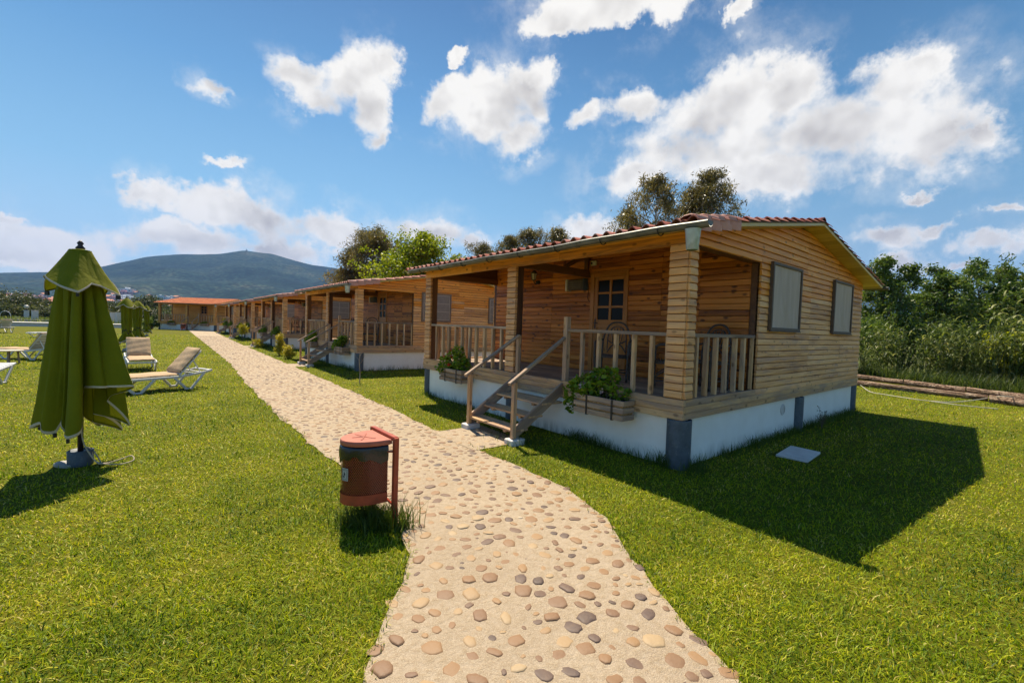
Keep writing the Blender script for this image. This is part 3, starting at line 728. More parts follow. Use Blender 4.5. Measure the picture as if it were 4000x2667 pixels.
mb.grid([r[::-1] for r in P])
for a, b, c, d in BR: mb.grid([[(a+(b-a)*i/8, c+(d-c)*j/6, .0095+.004*mn.noise((i*.5, j*.5, 3))) for j in range(7)][::-1] for i in range(9)])
path = mb.build('path', M['path']); path['kind'] = 'structure'
# cobbles set in the concrete
def cobbles():
    pts = []
    s = .074; y = -1.2
    while y < 46:
        st = s if y < 14 else s*1.6
        x = float(pxl(y))-.05
        while x < float(pxr(y))+.05 or (5.0 < y < 6.25 and x < 4.3):
            px, py = x+random.uniform(-.5, .5)*st, y+random.uniform(-.42, .42)*st
            pts.append((px, py))
            x += st
        y += st*.92
    pts = np.array(pts); ok = on_path(pts[:, 0], pts[:, 1], -.01); pts = pts[ok]
    n = len(pts); K = 11
    rad0 = np.clip(RS.gamma(5, .0064, n)+.007, .015, .064)
    order = np.argsort(-rad0*RS.uniform(.6, 1.4, n)); cell = {}; keep = []
    for i_ in order:
        x_, y_ = pts[i_]; r_ = rad0[i_]; gx, gy = int(x_//.15), int(y_//.15); bad = False
        for dx_ in (-1, 0, 1):
            for dy_ in (-1, 0, 1):
                for j_ in cell.get((gx+dx_, gy+dy_), ()):
                    if (pts[j_][0]-x_)**2+(pts[j_][1]-y_)**2 < ((rad0[j_]+r_)*.90+.020)**2: bad = True
        if not bad: keep.append(i_); cell.setdefault((gx, gy), []).append(i_)
    keep = np.array(keep); pts = pts[keep]; n = len(pts); rad = rad0[keep]
    asp = RS.uniform(.55, .95, n); rot = RS.uniform(0, math.pi, n)
    ang = np.linspace(0, 2*math.pi, K, endpoint=False)
    a = ang[None, :]+RS.uniform(-.16, .16, (n, K))
    sq = RS.uniform(2.0, 3.4, n)[:, None]
    sup = (np.abs(np.cos(a))**sq+np.abs(np.sin(a))**sq)**(-1/sq)
    rr = rad[:, None]*sup*RS.uniform(.86, 1.10, (n, K))
    ex, ey = np.cos(a)*rr, np.sin(a)*rr*asp[:, None]
    cx = ex*np.cos(rot)[:, None]-ey*np.sin(rot)[:, None]; cy = ex*np.sin(rot)[:, None]+ey*np.cos(rot)[:, None]
    hh = np.clip(rad*RS.uniform(.05, .20, n), .0025, .010)
    tilt = RS.uniform(-.13, .13, (n, 2))
    rings = [(1.0, -.35), (.94, .35), (.80, .78), (.45, 1.0)]
    V = []
    for f, hz in rings:
        X = pts[:, 0:1]+cx*f; Y = pts[:, 1:2]+cy*f; Zz = .006+hh[:, None]*hz+(cx*tilt[:, 0:1]+cy*tilt[:, 1:2])*f*.5*(hz > 0)
        V.append(np.stack([X, Y, Zz], -1))
    V = np.stack(V, 1).reshape(n, -1, 3)
    C = np.stack([pts[:, 0], pts[:, 1], .006+hh*1.03], -1)[:, None, :]
    V = np.concatenate([V, C], 1); nv = V.shape[1]
    q = []
    for r in range(3):
        for k in range(K): q.append((r*K+k, r*K+(k+1) % K, (r+1)*K+(k+1) % K, (r+1)*K+k))
    t = [(3*K+k, 3*K+(k+1) % K, 4*K) for k in range(K)]
    base = (np.arange(n)*nv)[:, None, None]
    Fq = (np.array(q)[None]+base).reshape(-1, 4); Ft = (np.array(t)[None]+base).reshape(-1, 3)
    F = np.concatenate([Fq.ravel(), Ft.ravel()]); cnt = np.concatenate([np.full(len(Fq), 4), np.full(len(Ft), 3)])
    tn = np.repeat(np.clip(RS.beta(1.7, 2.0, n), 0, 1)*np.where(RS.rand(n) < .02, 1, .97), nv)
    return np_mesh('cobblestone', V.reshape(-1, 3), cnt, F, tn, M['stone'], path, True)
cb = cobbles(); cb['kind'] = 'stuff'

FOOT = [(x, y, CD, CL, 0.0) for x, y in [(5.20, 2.93)]+[(a, b) for a, b, _ in spec]]
def in_cabin(x, y):
    r = np.zeros(len(x), bool)
    for a, b, w, l, _ in FOOT: r |= (x > a+.02) & (x < a+w-.02) & (y > b+.02) & (y < b+l-.02)
    return r
def fbm(x, y, s, seed=0):
    o = np.zeros_like(x); rs = np.random.RandomState(seed)
    for i in range(7):
        an = rs.rand()*6.28; f = s*(1.6**i); o += np.sin((x*np.cos(an)+y*np.sin(an))*f+rs.rand()*6.28)/(1.35**i)
    return o/3.2
def blades(name, P, h, w, lean, tn, mat, droop=.5):
    """P (n,2) roots -> bent blades of two faces"""
    n = len(P); az = RS.uniform(0, 2*math.pi, n); d = np.stack([np.cos(az), np.sin(az)], -1); sd = np.stack([-d[:, 1], d[:, 0]], -1)
    ph = az*0+RS.uniform(-.9, .9, n); sd = np.stack([sd[:, 0]*np.cos(ph)-sd[:, 1]*np.sin(ph), sd[:, 0]*np.sin(ph)+sd[:, 1]*np.cos(ph)], -1)
    z0 = np.full(n, -.006); sl = np.sin(lean); cl = np.cos(lean); sl2 = np.sin(np.minimum(lean+droop, 1.75)); cl2 = np.cos(np.minimum(lean+droop, 1.75))
    def pt(base, off, z): return np.concatenate([base+off, z[:, None]], 1)
    mid = P+d*(h*.5*sl)[:, None]; zm = z0+h*.5*cl; tip = mid+d*(h*.55*sl2)[:, None]; zt = np.maximum(zm+h*.55*cl2, .004)
    ws = sd*w[:, None]*.5
    V = np.stack([pt(P, -ws, z0), pt(P, ws, z0), pt(mid, ws*.85, zm), pt(mid, -ws*.85, zm), pt(tip, ws*0, zt)], 1)
    b = (np.arange(n)*5)[:, None]
    Fq = np.array([[0, 1, 2, 3]])+b; Ft = np.array([[3, 2, 4]])+b
    F = np.concatenate([Fq.ravel(), Ft.ravel()]); cnt = np.concatenate([np.full(n, 4), np.full(n, 3)])
    o = np_mesh(name, V.reshape(-1, 3), cnt, F, np.repeat(tn, 5), mat); return o
def lawn_grass():
    Ps = []; Rr = []
    for r0, r1 in [(0.5+i*.75, .5+(i+1)*.75) for i in range(64)]:
        rm = (r0+r1)/2; dens = min(9000, 9000*(3.1/rm)**1.82); a0, a1 = R(-34), R(112)
        n = int(dens*(a1-a0)*(r1*r1-r0*r0)/2)
        r = np.sqrt(RS.uniform(r0*r0, r1*r1, n)); a = RS.uniform(a0, a1, n); Ps.append(np.stack([r*np.sin(a), r*np.cos(a)], -1)); Rr.append(r)
    P = np.concatenate(Ps); r = np.concatenate(Rr)
    jx = P[:, 0]+RS.normal(0, .018, len(P))
    ok = ~on_path(jx, P[:, 1], -.012) & ~in_cabin(P[:, 0], P[:, 1]) & (P[:, 0] < 21.6) & (P[:, 1] < 66)
    # bare slabs
    for cx, cy, rr in ((-.70, 6.98, .15), (-.83, 7.05, .16)): ok &= ((P[:, 0]-cx)**2+(P[:, 1]-cy)**2) > rr*rr
    mc = (np.abs(P[:, 0]-7.42) < .42) & (np.abs(P[:, 1]-2.30) < .26); ok &= ~mc
    P = P[ok]; r = r[ok]; n = len(P)
    pat = fbm(P[:, 0], P[:, 1], .8, 3)*.55+fbm(P[:, 0], P[:, 1], 3.2, 5)*.6; dry = np.clip(fbm(P[:, 0], P[:, 1], 1.7, 9)*1.8-.70, 0, 1)+np.clip(fbm(P[:, 0], P[:, 1], 6.5, 19)*2.0-.75, 0, 1)*.9
    right = np.clip((P[:, 0]-3.3)/1.5, 0, 1)*.08
    h = np.clip(RS.gamma(5, .0068, n), .013, .085)*(1+.25*np.clip(pat, -1, 1))*(1+r*.006)
    near_edge = on_path(P[:, 0], P[:, 1], .10); h = np.where(near_edge, h*1.25, h)
    w = RS.uniform(.0018, .0038, n)*(1+r/3.6)
    lean = np.clip(RS.normal(.78, .42, n), .05, 1.45)
    tn = np.clip(RS.normal(.45, .20, n)-pat*.36-right+np.where(RS.rand(n) < .08+.4*dry, .42, 0), 0, 1); h = h*(1-.35*np.clip(dry, 0, 1))
    o = blades('lawn_grass', P, h, w, lean, tn, M['grass']); o['kind'] = 'stuff'
    return n
NG = lawn_grass(); print('grass blades', NG)

def tall_grass():
    pts = []; hs = []
    def strip(x0, y0, x1, y1, n, w, h0, h1):
        t = RS.rand(n); c = np.clip(fbm(t*abs(x1-x0+y1-y0)*1.0, t*0, 3.0, int(n) % 97)+.45, .0, 1.4)
        keep = RS.rand(n) < c+.12; t = t[keep]; c = c[keep]; m = len(t)
        pts.append(np.stack([x0+(x1-x0)*t+RS.normal(0, w, m), y0+(y1-y0)*t+RS.normal(0, w, m)], -1)); hs.append(RS.uniform(h0, h1, m)*(.55+.5*c))
    strip(5.4, 2.88, 13.0, 2.88, 3400, .05, .06, .24); strip(5.16, 3.0, 5.16, 4.9, 1100, .05, .06, .26); strip(4.75, 6.5, 5.15, 9.8, 900, .06, .06, .24)
    strip(5.15, 6.4, 5.15, 9.85, 900, .04, .06, .22); strip(5.1, 2.75, 5.5, 2.80, 260, .07, .08, .26)
    strip(4.15, 4.93, 4.75, 4.85, 420, .07, .10, .30); strip(4.2, 5.3, 5.1, 6.1, 420, .14, .06, .24)
    strip(13.0, 2.9, 13.2, 9.5, 700, .08, .06, .22)
    for x, y, _ in spec:
        strip(x+.1, y-.06, x+CD, y-.06, 1300, .07, .07, .26); strip(x-.06, y+.1, x-.06, y+1.9, 500, .07, .07, .28); strip(x-.06, y+3.5, x-.06, y+CL, 500, .07, .07, .26); strip(x-.9, y+1.95, x-.4, y+1.9, 260, .08, .10, .30)
    strip(1.30, 3.75, 1.58, 3.55, 1500, .09, .10, .32); strip(1.56, 3.50, 1.70, 3.38, 150, .05, .10, .34); strip(1.4, 3.72, 1.5, 3.62, 160, .05, .14, .36)
    for k in range(26):
        y0 = random.uniform(1.0, 9); y1 = y0+random.uniform(.08, .4)
        for fn, sg in ((pxl, 1), (pxr, -1)): strip(float(fn(y0))+sg*random.uniform(-.03, .05), y0, float(fn(y1))+sg*.01, y1, 46, .03, .04, .13)
    P = np.concatenate(pts); h = np.concatenate(hs); n = len(P)
    ok = ~in_cabin(P[:, 0], P[:, 1]); P = P[ok]; h = h[ok]; n = len(P)
    o = blades('tall_grass', P, h, RS.uniform(.004, .009, n), np.clip(RS.normal(.28, .2, n), 0, .9), np.clip(RS.normal(.42, .2, n), 0, 1), M['weed'], .35); o['kind'] = 'stuff'
tall_grass()

# ------------------------------------------------------------ litter bin
def make_bin(name, label, rz, loc, group=None, sticker=True):
    t = thing(name, label, 'litter bin', loc, rz, group)
    # local x: along the frame bar, +y: side of the bowed front
    Wd, Dp, z0, z1 = .40, .325, .205, .705; n = 25
    def dpt(k, s=1.0):
        a = math.pi*k/(n-1); return (-Wd/2*s*math.cos(a), .035+Dp*s*math.sin(a)**.8)
    arc = sum(math.dist(dpt(k), dpt(k+1)) for k in range(n-1))
    def wallband(za, zb, s, mat, name, par, bulge=0.0):
        mb = MB(); P = []; wc = []
        for z in (za, zb):
            L = 0; row = []
            for k in range(n):
                if k: L += math.dist(dpt(k), dpt(k-1))
                x, y = dpt(k, s); row.append((x, y, z)); wc.append((L, z, 0))
            row.append((Wd/2*s, .035, z)); wc.append((L+.01, z, 0))
            for q in range(1, 9): row.append((Wd/2*s-Wd*s*q/8, .035, z)); wc.append((L+.01+Wd*q/8, z, 0))
            P.append(row)
        mb.grid(P, wc, .5); return mb.build(name, mat, par)
    body = wallband(z0+.075, z1-.01, 1.0, M['perf'], 'perforated_body', t)
    b2 = wallband(z0, z0+.085, 1.012, M['redmetal'], 'base_band', t)
    mb = MB(); mb.poly([(*dpt(k), z0+.004) for k in range(n)][::-1]); mb.build('floor_plate', M['redmetal'], t)
    # bag: liner inside plus the flap folded over the rim
    mb = MB(); P = []
    for z, s, am in ((z0+.02, .95, 0), (z1-.02, .965, .002), (z1+.012, 1.0, .0), (z1-.02, 1.045, .006), (z1-.07, 1.05, .012), (z1-.115, 1.045, .016)):
        row = []
        for k in range(n):
            x, y = dpt(k, s+am*math.sin(k*2.3+z*40)*.8); zz = z-(.022*math.sin(k*.55+1)+.018*math.sin(k*1.7) if z < z1-.06 and s > 1 else 0)
            row.append((x, y+.0, zz))
        P.append(row)
    mb.grid(P); mb.build('bin_bag', M['bag'], t)
    # lid
    mb = MB(); top = []
    rim = [(dpt(k, 1.06)[0], dpt(k, 1.06)[1]-.01) for k in range(n)]
    zt = z1+.034
    mb.poly([(x*.97, y*.985, zt+.010) for x, y in rim])
    mb.grid([[(x*.97, y*.985, zt+.010) for x, y in rim], [(x, y, zt+.002) for x, y in rim], [(x*1.005, y*1.003, zt-.030) for x, y in rim], [(x*.99, y*.99, zt-.032) for x, y in rim]])
    mb.box((-Wd/2*1.05, .005, zt-.03), (Wd/2*1.05, .028, zt+.008), 0, .003)
    c0 = Vector((0, .17, zt+.010))
    for a in (R(20), R(80), R(140), R(215), R(325)):
        e = c0+Vector((math.cos(a)*.13, math.sin(a)*.10, 0)); mb.bar(c0, e, .016, .010, (0, 0, 1), .004)
    mb.build('lid', M['lidred'], t)
    # frame: two legs and the bar that carries the lid hinge
    for x in (-.245, .245):
        mb = MB(); mb.box((x-.022, -.035, -.05), (x+.022, .008, .768), 2, .004); mb.build('post', M['redmetal'], t)
    MB().box((-.245, -.034, .735), (.245, .007, .775), 0, .004).build('top_bar', M['redmetal'], t)
    for x in (-.226, .226):
        MB().bar((x, -.01, z0-.03), (x*.70, .06, z0+.05), .03, .012, (0, 0, 1), .002).build('bracket', M['redmetal'], t); MB().bar((x, .0, z1-.06), (x*.85, .045, z1-.06), .03, .012, (0, 0, 1), .002).build('bracket', M['redmetal'], t)
    if sticker:
        mb = MB(); ks = [8.2, 9.0, 9.8, 10.6]
        def dp2(k, s):
            a = math.pi*k/(n-1); return (-Wd/2*s*math.cos(a), .035+Dp*s*math.sin(a)**.8)
        k0, k1 = STK
        def q(u, v, s): x, y = dp2(k0+(k1-k0)*u, s); return (x, y, .415+v*.105)
        def patch(u0, u1, v0, v1, s, mi):
            m = 5; mb.grid([[q(u0+(u1-u0)*i/m, v, s) for i in range(m+1)] for v in (v0, v1)], None, .5, mi)
        patch(0, 1, 0, 1, 1.030, 0)
        for a in ((.06, .94, .05, .09), (.06, .94, .91, .95), (.06, .12, .09, .91), (.88, .94, .09, .91), (.2, .8, .14, .17), (.2, .8, .83, .86), (.2, .25, .17, .83), (.75, .8, .17, .83)): patch(*a, 1.036, 1)
        for a in ((.46, .56, .66, .76), (.43, .60, .44, .64), (.36, .44, .46, .60), (.43, .50, .22, .44), (.53, .60, .22, .44), (.62, .70, .24, .40)): patch(*a, 1.036, 1)
        mb.build('sticker', [M['whitem'], M['black']], t)
    return t
STK = (8.4, 11.0)
p0, p1 = at(1533, 2052), at(1445, 1668, .755)
bv = Vector((p1.x-p0.x, p1.y-p0.y)); bang = math.atan2(bv.y, bv.x)
bc = Vector((p0.x, p0.y))+bv.normalized()*.245
BIN = make_bin('litter_bin', 'red perforated steel litter bin with faded lid and black bag, beside the cobbled path', bang, (bc.x, bc.y, 0), 'litter bins along the path')
q = at(717, 1291)
make_bin('litter_bin', 'small distant litter bin by the stairs of the orange roofed end cabin', R(140), (q.x, q.y, 0), 'litter bins along the path', False)

# ------------------------------------------------------------ parasols
HEM = [(180, .55, .86), (188, .43, .84), (193, .37, .62), (198, .44, .52), (210, .42, .48), (222, .40, .47), (232, .30, .53), (238, .34, .42), (246, .33, .40), (252, .18, .58), (258, .15, .80), (268, .14, .86), (276, .19, .82), (280, .33, .52), (287, .36, .42), (300, .39, .39), (311, .41, .42), (317, .41, .46), (320, .28, .56), (323, .22, .91), (335, .31, .92), (348, .45, .915), (360, .63, .93),
       (375, .33, .80), (390, .45, .40), (410, .2, .6), (430, .42, .30), (450, .2, .5), (470, .42, .35), (490, .2, .6), (510, .45, .40), (526, .27, .75), (540, .55, .86)]
def parasol_near():
    t = thing('closed_parasol', 'large closed green parasol with cream hems, nearest one on the lawn', 'parasol', (-.69, 7.0, 0), R(-38.9), 'closed green parasols on the lawn')
    HA = np.array(HEM); N = 289; th = np.linspace(180, 540, N); rh = np.interp(th, HA[:, 0], HA[:, 1]); zh = np.interp(th, HA[:, 0], HA[:, 2])
    ker = np.array([1, 2, 3, 2, 1])/9.; rh = np.convolve(np.r_[rh[-3:-1], rh, rh[1:3]], ker, 'valid'); zh = np.convolve(np.r_[zh[-3:-1], zh, zh[1:3]], ker, 'valid')
    def pt(i, tt):
        a = R(th[i]); rt = .205+(rh[i]-.37)*.16; z1 = 1.98; fo = abs(math.sin(5.5*a+1.1+.6*math.sin(2*a)))
        if tt < .14: u = tt/.14; r = .05+(rt-.05)*u**.8; z = 2.38-(2.38-z1)*u; r -= .05*u*(1-fo)**1.5
        else: u = (tt-.14)/.86; r = rt+(rh[i]-rt)*(u**.95)+.010*math.sin(u*7+a*5)*u; z = z1+(zh[i]-z1)*u; r -= (.06+.10*u)*(1-fo)**1.3*(1-.30*u)
        return Vector((r*math.cos(a), r*math.sin(a), z))
    mb = MB(); mb.grid([[pt(i, j/30) for i in range(N)] for j in range(31)], None, .5); can = mb.build('canopy', M['fabric'], t)
    mb = MB(); P = []
    for j, (tt, o) in enumerate(((.985, .004), (1.0, .006), (1.004, -.003))):
        P.append([pt(i, tt)+Vector((math.cos(R(th[i])), math.sin(R(th[i])), 0))*o for i in range(N)])
    mb.grid(P); mb.build('hem_trim', M['trim'], can)
    # vent hood
    HC = np.array([(180, .40, 1.98), (200, .31, 2.12), (235, .28, 2.14), (275, .31, 2.05), (312, .40, 1.965), (332, .30, 2.07), (350, .30, 2.05), (375, .38, 1.96), (395, .28, 2.11), (430, .26, 2.11), (460, .38, 1.98), (495, .27, 2.12), (540, .40, 1.98)])
    r2 = np.interp(th, HC[:, 0], HC[:, 1]); z2 = np.interp(th, HC[:, 0], HC[:, 2])
    def hp(i, tt):
        a = R(th[i]); cr_ = min(abs((th[i]-c_+180) % 360-180) for c_ in (180, 235, 312, 375, 460)); e = tt**1.02; r = .095+(r2[i]-.095)*e; r *= 1-.07*min(1, cr_/22)*math.sin(math.pi*min(1, tt*.8+.1)); z = 2.46+(z2[i]-2.46)*tt**.97; return Vector((r*math.cos(a), r*math.sin(a), z))
    mb = MB(); mb.grid([[hp(i, j/14) for i in range(N)] for j in range(15)], None, .5); mb.lathe([(.096, 2.460), (.05, 2.470), (.0, 2.475)], 24, caps=False)
    hood = mb.build('vent_hood', M['fabric'], t)
    mb = MB(); P = [[hp(i, tt)+Vector((math.cos(R(th[i])), math.sin(R(th[i])), 0))*o for i in range(N)] for tt, o in ((.955, .005), (1.0, .006), (1.01, -.004))]
    mb.grid(P); mb.build('hem_trim', M['trim'], hood)
    mb = MB(); mb.tube([(0, 0, .12), (0, 0, 2.45)], .026, 14); mb.build('pole', M['polem'], t)
    mb = MB(); mb.lathe([(.035, 2.468), (.044, 2.485), (.02, 2.515), (.030, 2.54), (.012, 2.565), (.001, 2.572)], 14); mb.build('finial', M['polem'], t)
    for a in (180, 312, 375, 460):
        i = int((a-180)/360*(N-1)); p = hp(i, 1.0); d = Vector((math.cos(R(a)), math.sin(R(a)), 0)); MB().box((-.022, -.012, -.03), (.022, .012, .018), 2, .004, mat=Matrix.Translation(p-d*.02-Vector((0, 0, .012))) @ Matrix.Rotation(R(a), 4, 'Z')).build('rib_tip', M['black'], hood)
    for a in (246, 300, 210):
        i = int((a-180)/360*(N-1)); p = pt(i, 1.0); MB().box((-.016, -.012, -.03), (.016, .012, .02), 2, .004, mat=Matrix.Translation(p*.98-Vector((0, 0, .012))) @ Matrix.Rotation(R(a), 4, 'Z')).build('rib_tip', M['black'], can)
    mb = MB(); mb.lathe([(.105, -.05), (.113, .01), (.115, .165), (.107, .172), (.10, .152), (.03, .157)], 24); mb.build('base', M['pipe'], t)
    mb = MB(); pts = [(-.27, .0), (-.17, .10), (-.02, .12), (.06, .06), (.07, -.06), (-.02, -.13), (-.14, -.13), (-.24, -.08)]
    mb.add([(x, y, -.02) for x, y in pts]+[(x*.97, y*.97, .026) for x, y in pts], [tuple(range(8, 16))]+[(i, (i+1) % 8, 8+(i+1) % 8, 8+i) for i in range(8)], None, .5); mb.build('ground_slab', M['concrete'], t)
    # loose cord
    pts = [(.045, -.03, .60), (.06, -.05, .42), (.10, -.06, .26), (.17, -.05, .12), (.22, -.04, .05), (.26, -.03, .022), (.22, .02, .018), (.10, .05, .15), (.05, .02, .20)]
    def smooth(p, n=6):
        p = [Vector(x) for x in p]; o = []
        for i in range(len(p)-1):
            a, b, c, d = p[max(i-1, 0)], p[i], p[i+1], p[min(i+2, len(p)-1)]
            for k in range(n):
                u = k/n; o.append(.5*((2*b)+(c-a)*u+(2*a-5*b+4*c-d)*u*u+(3*b-a-3*c+d)*u**3))
        return o+[p[-1]]
    globals()['smooth'] = smooth
    mb = MB(); mb.tube(smooth(pts), .007, 7); mb.tube(smooth([(.22, -.02, .03), (.32, .0, .03), (.42, .06, .06), (.50, .10, .09), (.56, .06, .05), (.50, -.02, .03), (.38, -.03, .025), (.26, -.02, .03), (.14, .02, .05), (.10, .03, .16)]), .007, 7)
    mb.build('cord', M['rope'], t)
    return t
parasol_near()
def parasol_tied():
    t = thing('closed_parasol', '', 'parasol', (0, 0, 0), 0, 'closed green parasols on the lawn')
    N = 97; L = 8
    def pt(i, u):
        a = 2*math.pi*i/(N-1); lob = math.cos(L*a+.6*math.sin(2*a)); tab = [(0, .05, .01), (.10, .19, .035), (.5, .175, .035), (.70, .165, .02), (.74, .158, .012), (.85, .24, .06), (1, .33, .12)]
        us = [x[0] for x in tab]; r = np.interp(u, us, [x[1] for x in tab])+lob*np.interp(u, us, [x[2] for x in tab])
        zh = .36+.10*math.cos(3*a+1)+.07*lob*-1; z = 2.34+(zh-2.34)*u; return Vector((r*math.cos(a), r*math.sin(a), z))
    can = MB().grid([[pt(i, j/26) for i in range(N)] for j in range(27)], None, .5).build('canopy', M['fabric'], t)
    MB().grid([[pt(i, u)*1.0+Vector((math.cos(2*math.pi*i/(N-1)), math.sin(2*math.pi*i/(N-1)), 0))*o for i in range(N)] for u, o in ((.975, .005), (1, .007), (1.01, -.003))]).build('hem_trim', M['trim'], can)
    MB().grid([[Vector((pt(i, u).x*1.06, pt(i, u).y*1.06, pt(i, u).z)) for i in range(N)] for u in (.705, .735)]).build('tie_strap', M['black'], t)
    def hp(i, u):
        a = 2*math.pi*i/(N-1); c = abs(math.cos(2*a)); c = c**1.5; r2 = .25+.17*c; z2 = 2.14-.14*c; r = .05+(r2-.05)*u**1.02; return Vector((r*math.cos(a), r*math.sin(a), 2.46+(z2-2.46)*u+.03*math.sin(math.pi*u)))
    hood = MB().grid([[hp(i, j/10) for i in range(N)] for j in range(11)], None, .5).build('vent_hood', M['fabric'], t)
    MB().grid([[hp(i, u)+Vector((math.cos(2*math.pi*i/(N-1)), math.sin(2*math.pi*i/(N-1)), 0))*o for i in range(N)] for u, o in ((.94, .006), (1, .008), (1.015, -.004))]).build('hem_trim', M['trim'], hood)
    mb = MB(); mb.tube([(0, 0, .1), (0, 0, 2.45)], .026, 10); mb.lathe([(.035, 2.46), (.02, 2.52), (.001, 2.57)], 10); mb.build('pole', M['polem'], t)
    MB().lathe([(.15, -.02), (.16, .02), (.15, .12), (.05, .15)], 18).build('base', M['concrete'], t)
    return t
pt_ = parasol_tied(); pt_.location = (*at(495, 1371)[:2], 0); pt_.rotation_euler.z = .35; pt_['label'] = 'closed green parasol with a dark strap round its waist, behind the lounger seen foot first'
PG = 'closed green parasols on the lawn'
a_ = at(537, 1348); dup(pt_, (a_.x, a_.y, 0), 1.1, 'closed green parasol half hidden behind the strapped one', PG)
a_ = at(573, 1313); dup(pt_, (a_.x, a_.y, 0), 1.9, 'closed green parasol standing alone near the round clipped shrub', PG, (.82, .82, .98)); u4 = a_
a_ = at(216, 1303); dup(pt_, (a_.x, a_.y, 0), .6, 'far closed green parasol by the pool, beside the nearest big parasol', PG)
mb = MB(); mb.add([(.0+.16*math.cos(a), 0, .42+.40*math.sin(a)) for a in [2*math.pi*k/24 for k in range(24)]]+[(.16*math.cos(a), .04, .42+.40*math.sin(a)) for a in [2*math.pi*k/24 for k in range(24)]],
    [tuple(range(24)), tuple(range(47, 23, -1))]+[(k, 24+k, 24+(k+1) % 24, (k+1) % 24) for k in range(24)], None, .5)
o = mb.build('oval_board', M['silver']); o.location = (u4.x-.55, u4.y+.25, 0); o.rotation_euler = (R(8), R(24), R(-40)); props(o, 'silver grey oval board leaning beside a far closed parasol', 'board')

# ------------------------------------------------------------ sun loungers
def make_lounger(back=True, cushion=True):
    t = thing('sun_lounger', '', 'sun lounger', (0, 0, 0), 0, 'white sun loungers on the lawn')
    W_ = .33; mb = MB()
    for s in (-1, 1):
        y = s*W_
        for p, q in (((0, .27), (.14, .315)), ((.14, .315), (1.30, .315)), ((1.30, .315), (1.88, .395)), ((1.88, .395), (2.02, .435))): mb.bar((p[0], y, p[1]), (q[0], y, q[1]), .035, .055, (0, 0, 1), .008)
    mb.bar((.01, -W_, .275), (.01, W_, .275), .05, .05, (0, 0, 1), .008); mb.bar((1.99, -W_, .425), (1.99, W_, .425), .07, .035, (0, 0, 1), .008)
    for k in range(9): mb.bar((.12+k*.135, -W_, .325), (.12+k*.135, W_, .325), .085, .014, (0, 0, 1), .003)
    mb.bar((1.62, -W_, .37), (1.62, W_, .37), .04, .03, (0, 0, 1), .005); mb.bar((1.80, -W_, .385), (1.80, W_, .385), .04, .03, (0, 0, 1), .005)
    mb.build('frame', M['whitem'], t)
    for s in (-1, 1):
        for a, b, c in ((.12, .50, .82), (1.20, 1.50, 1.84)):
            mb = MB(); y = s*(W_+.012); za = .30; zc = .30 if c < 1 else .375
            mb.bar((a, y, za), (b-.06, y, .03), .04, .055, (0, 0, 1), .01); mb.bar((b+.06, y, .03), (c, y, zc), .04, .055, (0, 0, 1), .01); mb.bar((b-.09, y, .022), (b+.09, y, .022), .045, .044, (0, 0, 1), .01)
            mb.build('leg', M['whitem'], t)
    h0 = Vector((1.32, 0, .345)); d = Vector((.64, 0, .77)).normalized() if back else Vector((1, 0, .13)).normalized(); nn = Vector((-d.z, 0, d.x))
    mb = MB()
    for s in (-1, 1): mb.bar(h0+Vector((0, s*.29, 0)), h0+d*.72+Vector((0, s*.29, 0)), .035, .03, nn, .005)
    for k in range(6): mb.bar(h0+d*(.06+k*.128)-Vector((0, .29, 0)), h0+d*(.06+k*.128)+Vector((0, .29, 0)), .10, .012, nn, .003)
    if back:
        for s in (-1, 1): mb.bar(h0+d*.48+Vector((0, s*.22, 0)), Vector((1.80, s*.22, .40)), .028, .022, (0, 1, 0), .004)
    mb.build('backrest', M['whitem'], t)
    if cushion:
        def pad(p, d, nn, L, name, th=.075):
            mb = MB(); n1, n2 = 16, 10; top = []; bot = []
            for i in range(n1+1):
                ra, rb = [], []
                for j in range(n2+1):
                    u, v = i/n1, j/n2; e = min(1, (min(u, 1-u)*n1*.5+.25), (min(v, 1-v)*n2*.5+.25)); e = e**.5
                    base = p+d*(u*L)+Vector((0, (v-.5)*.60, 0)); w = .004*math.sin(u*23+v*5)+.003*math.sin(v*17-u*7)
                    ra.append(base+nn*(th*e+w)); rb.append(base+nn*(.004+th*.25*(1-e)))
                top.append(ra); bot.append(rb[:])
            mb.grid([r[::-1] for r in top]); mb.grid(bot)
            for A, B in ((top[0], bot[0]), (top[-1], bot[-1]), ([r[0] for r in top], [r[0] for r in bot]), ([r[-1] for r in top], [r[-1] for r in bot])): mb.grid([A, B])
            return mb.build(name, M['beige'], t)
        pad(Vector((.0, 0, .335)), Vector((1, 0, 0)), Vector((0, 0, 1)), 1.34, 'seat_cushion'); pad(h0+nn*.02+d*.05, d, nn, .72, 'back_cushion')
    return t
def place_line(o, pa, pb, xa, xb, side, label=None):
    """put a lounger so that its local points (xa,side),(xb,side) stand at the ground points pa,pb"""
    v = Vector((pb.x-pa.x, pb.y-pa.y)); a = math.atan2(v.y, v.x); o.rotation_euler = (0, 0, a)
    off = Matrix.Rotation(a, 2) @ Vector((xa, side)); o.location = (pa.x-off.x, pa.y-off.y, 0)
    if label: o['label'] = label
LG = 'white sun loungers on the lawn'
l1 = make_lounger(); place_line(l1, at(538, 1541), at(725, 1522), .5, 1.5, -.34, 'white sun lounger with beige cushion seen side on, raised back nearest the path')
a1 = l1.rotation_euler.z
pf = at(545, 1447); l2 = dup(l1, (0, 0, 0), 0, 'beige cushioned lounger seen from its foot, just behind the side on lounger', LG)
fa = math.atan2(.80, .60); c_ = at(548, 1450); c_ = at(557, 1452); l2.rotation_euler = (0, 0, R(95)); l2.location = (c_.x, c_.y, 0)
l3 = dup(l1, (0, 0, 0), 0, 'lounger with its slatted backrest turned to us, left of the big parasol', LG); place_line(l3, at(20, 1403), at(150, 1408), .5, 1.5, -.34)
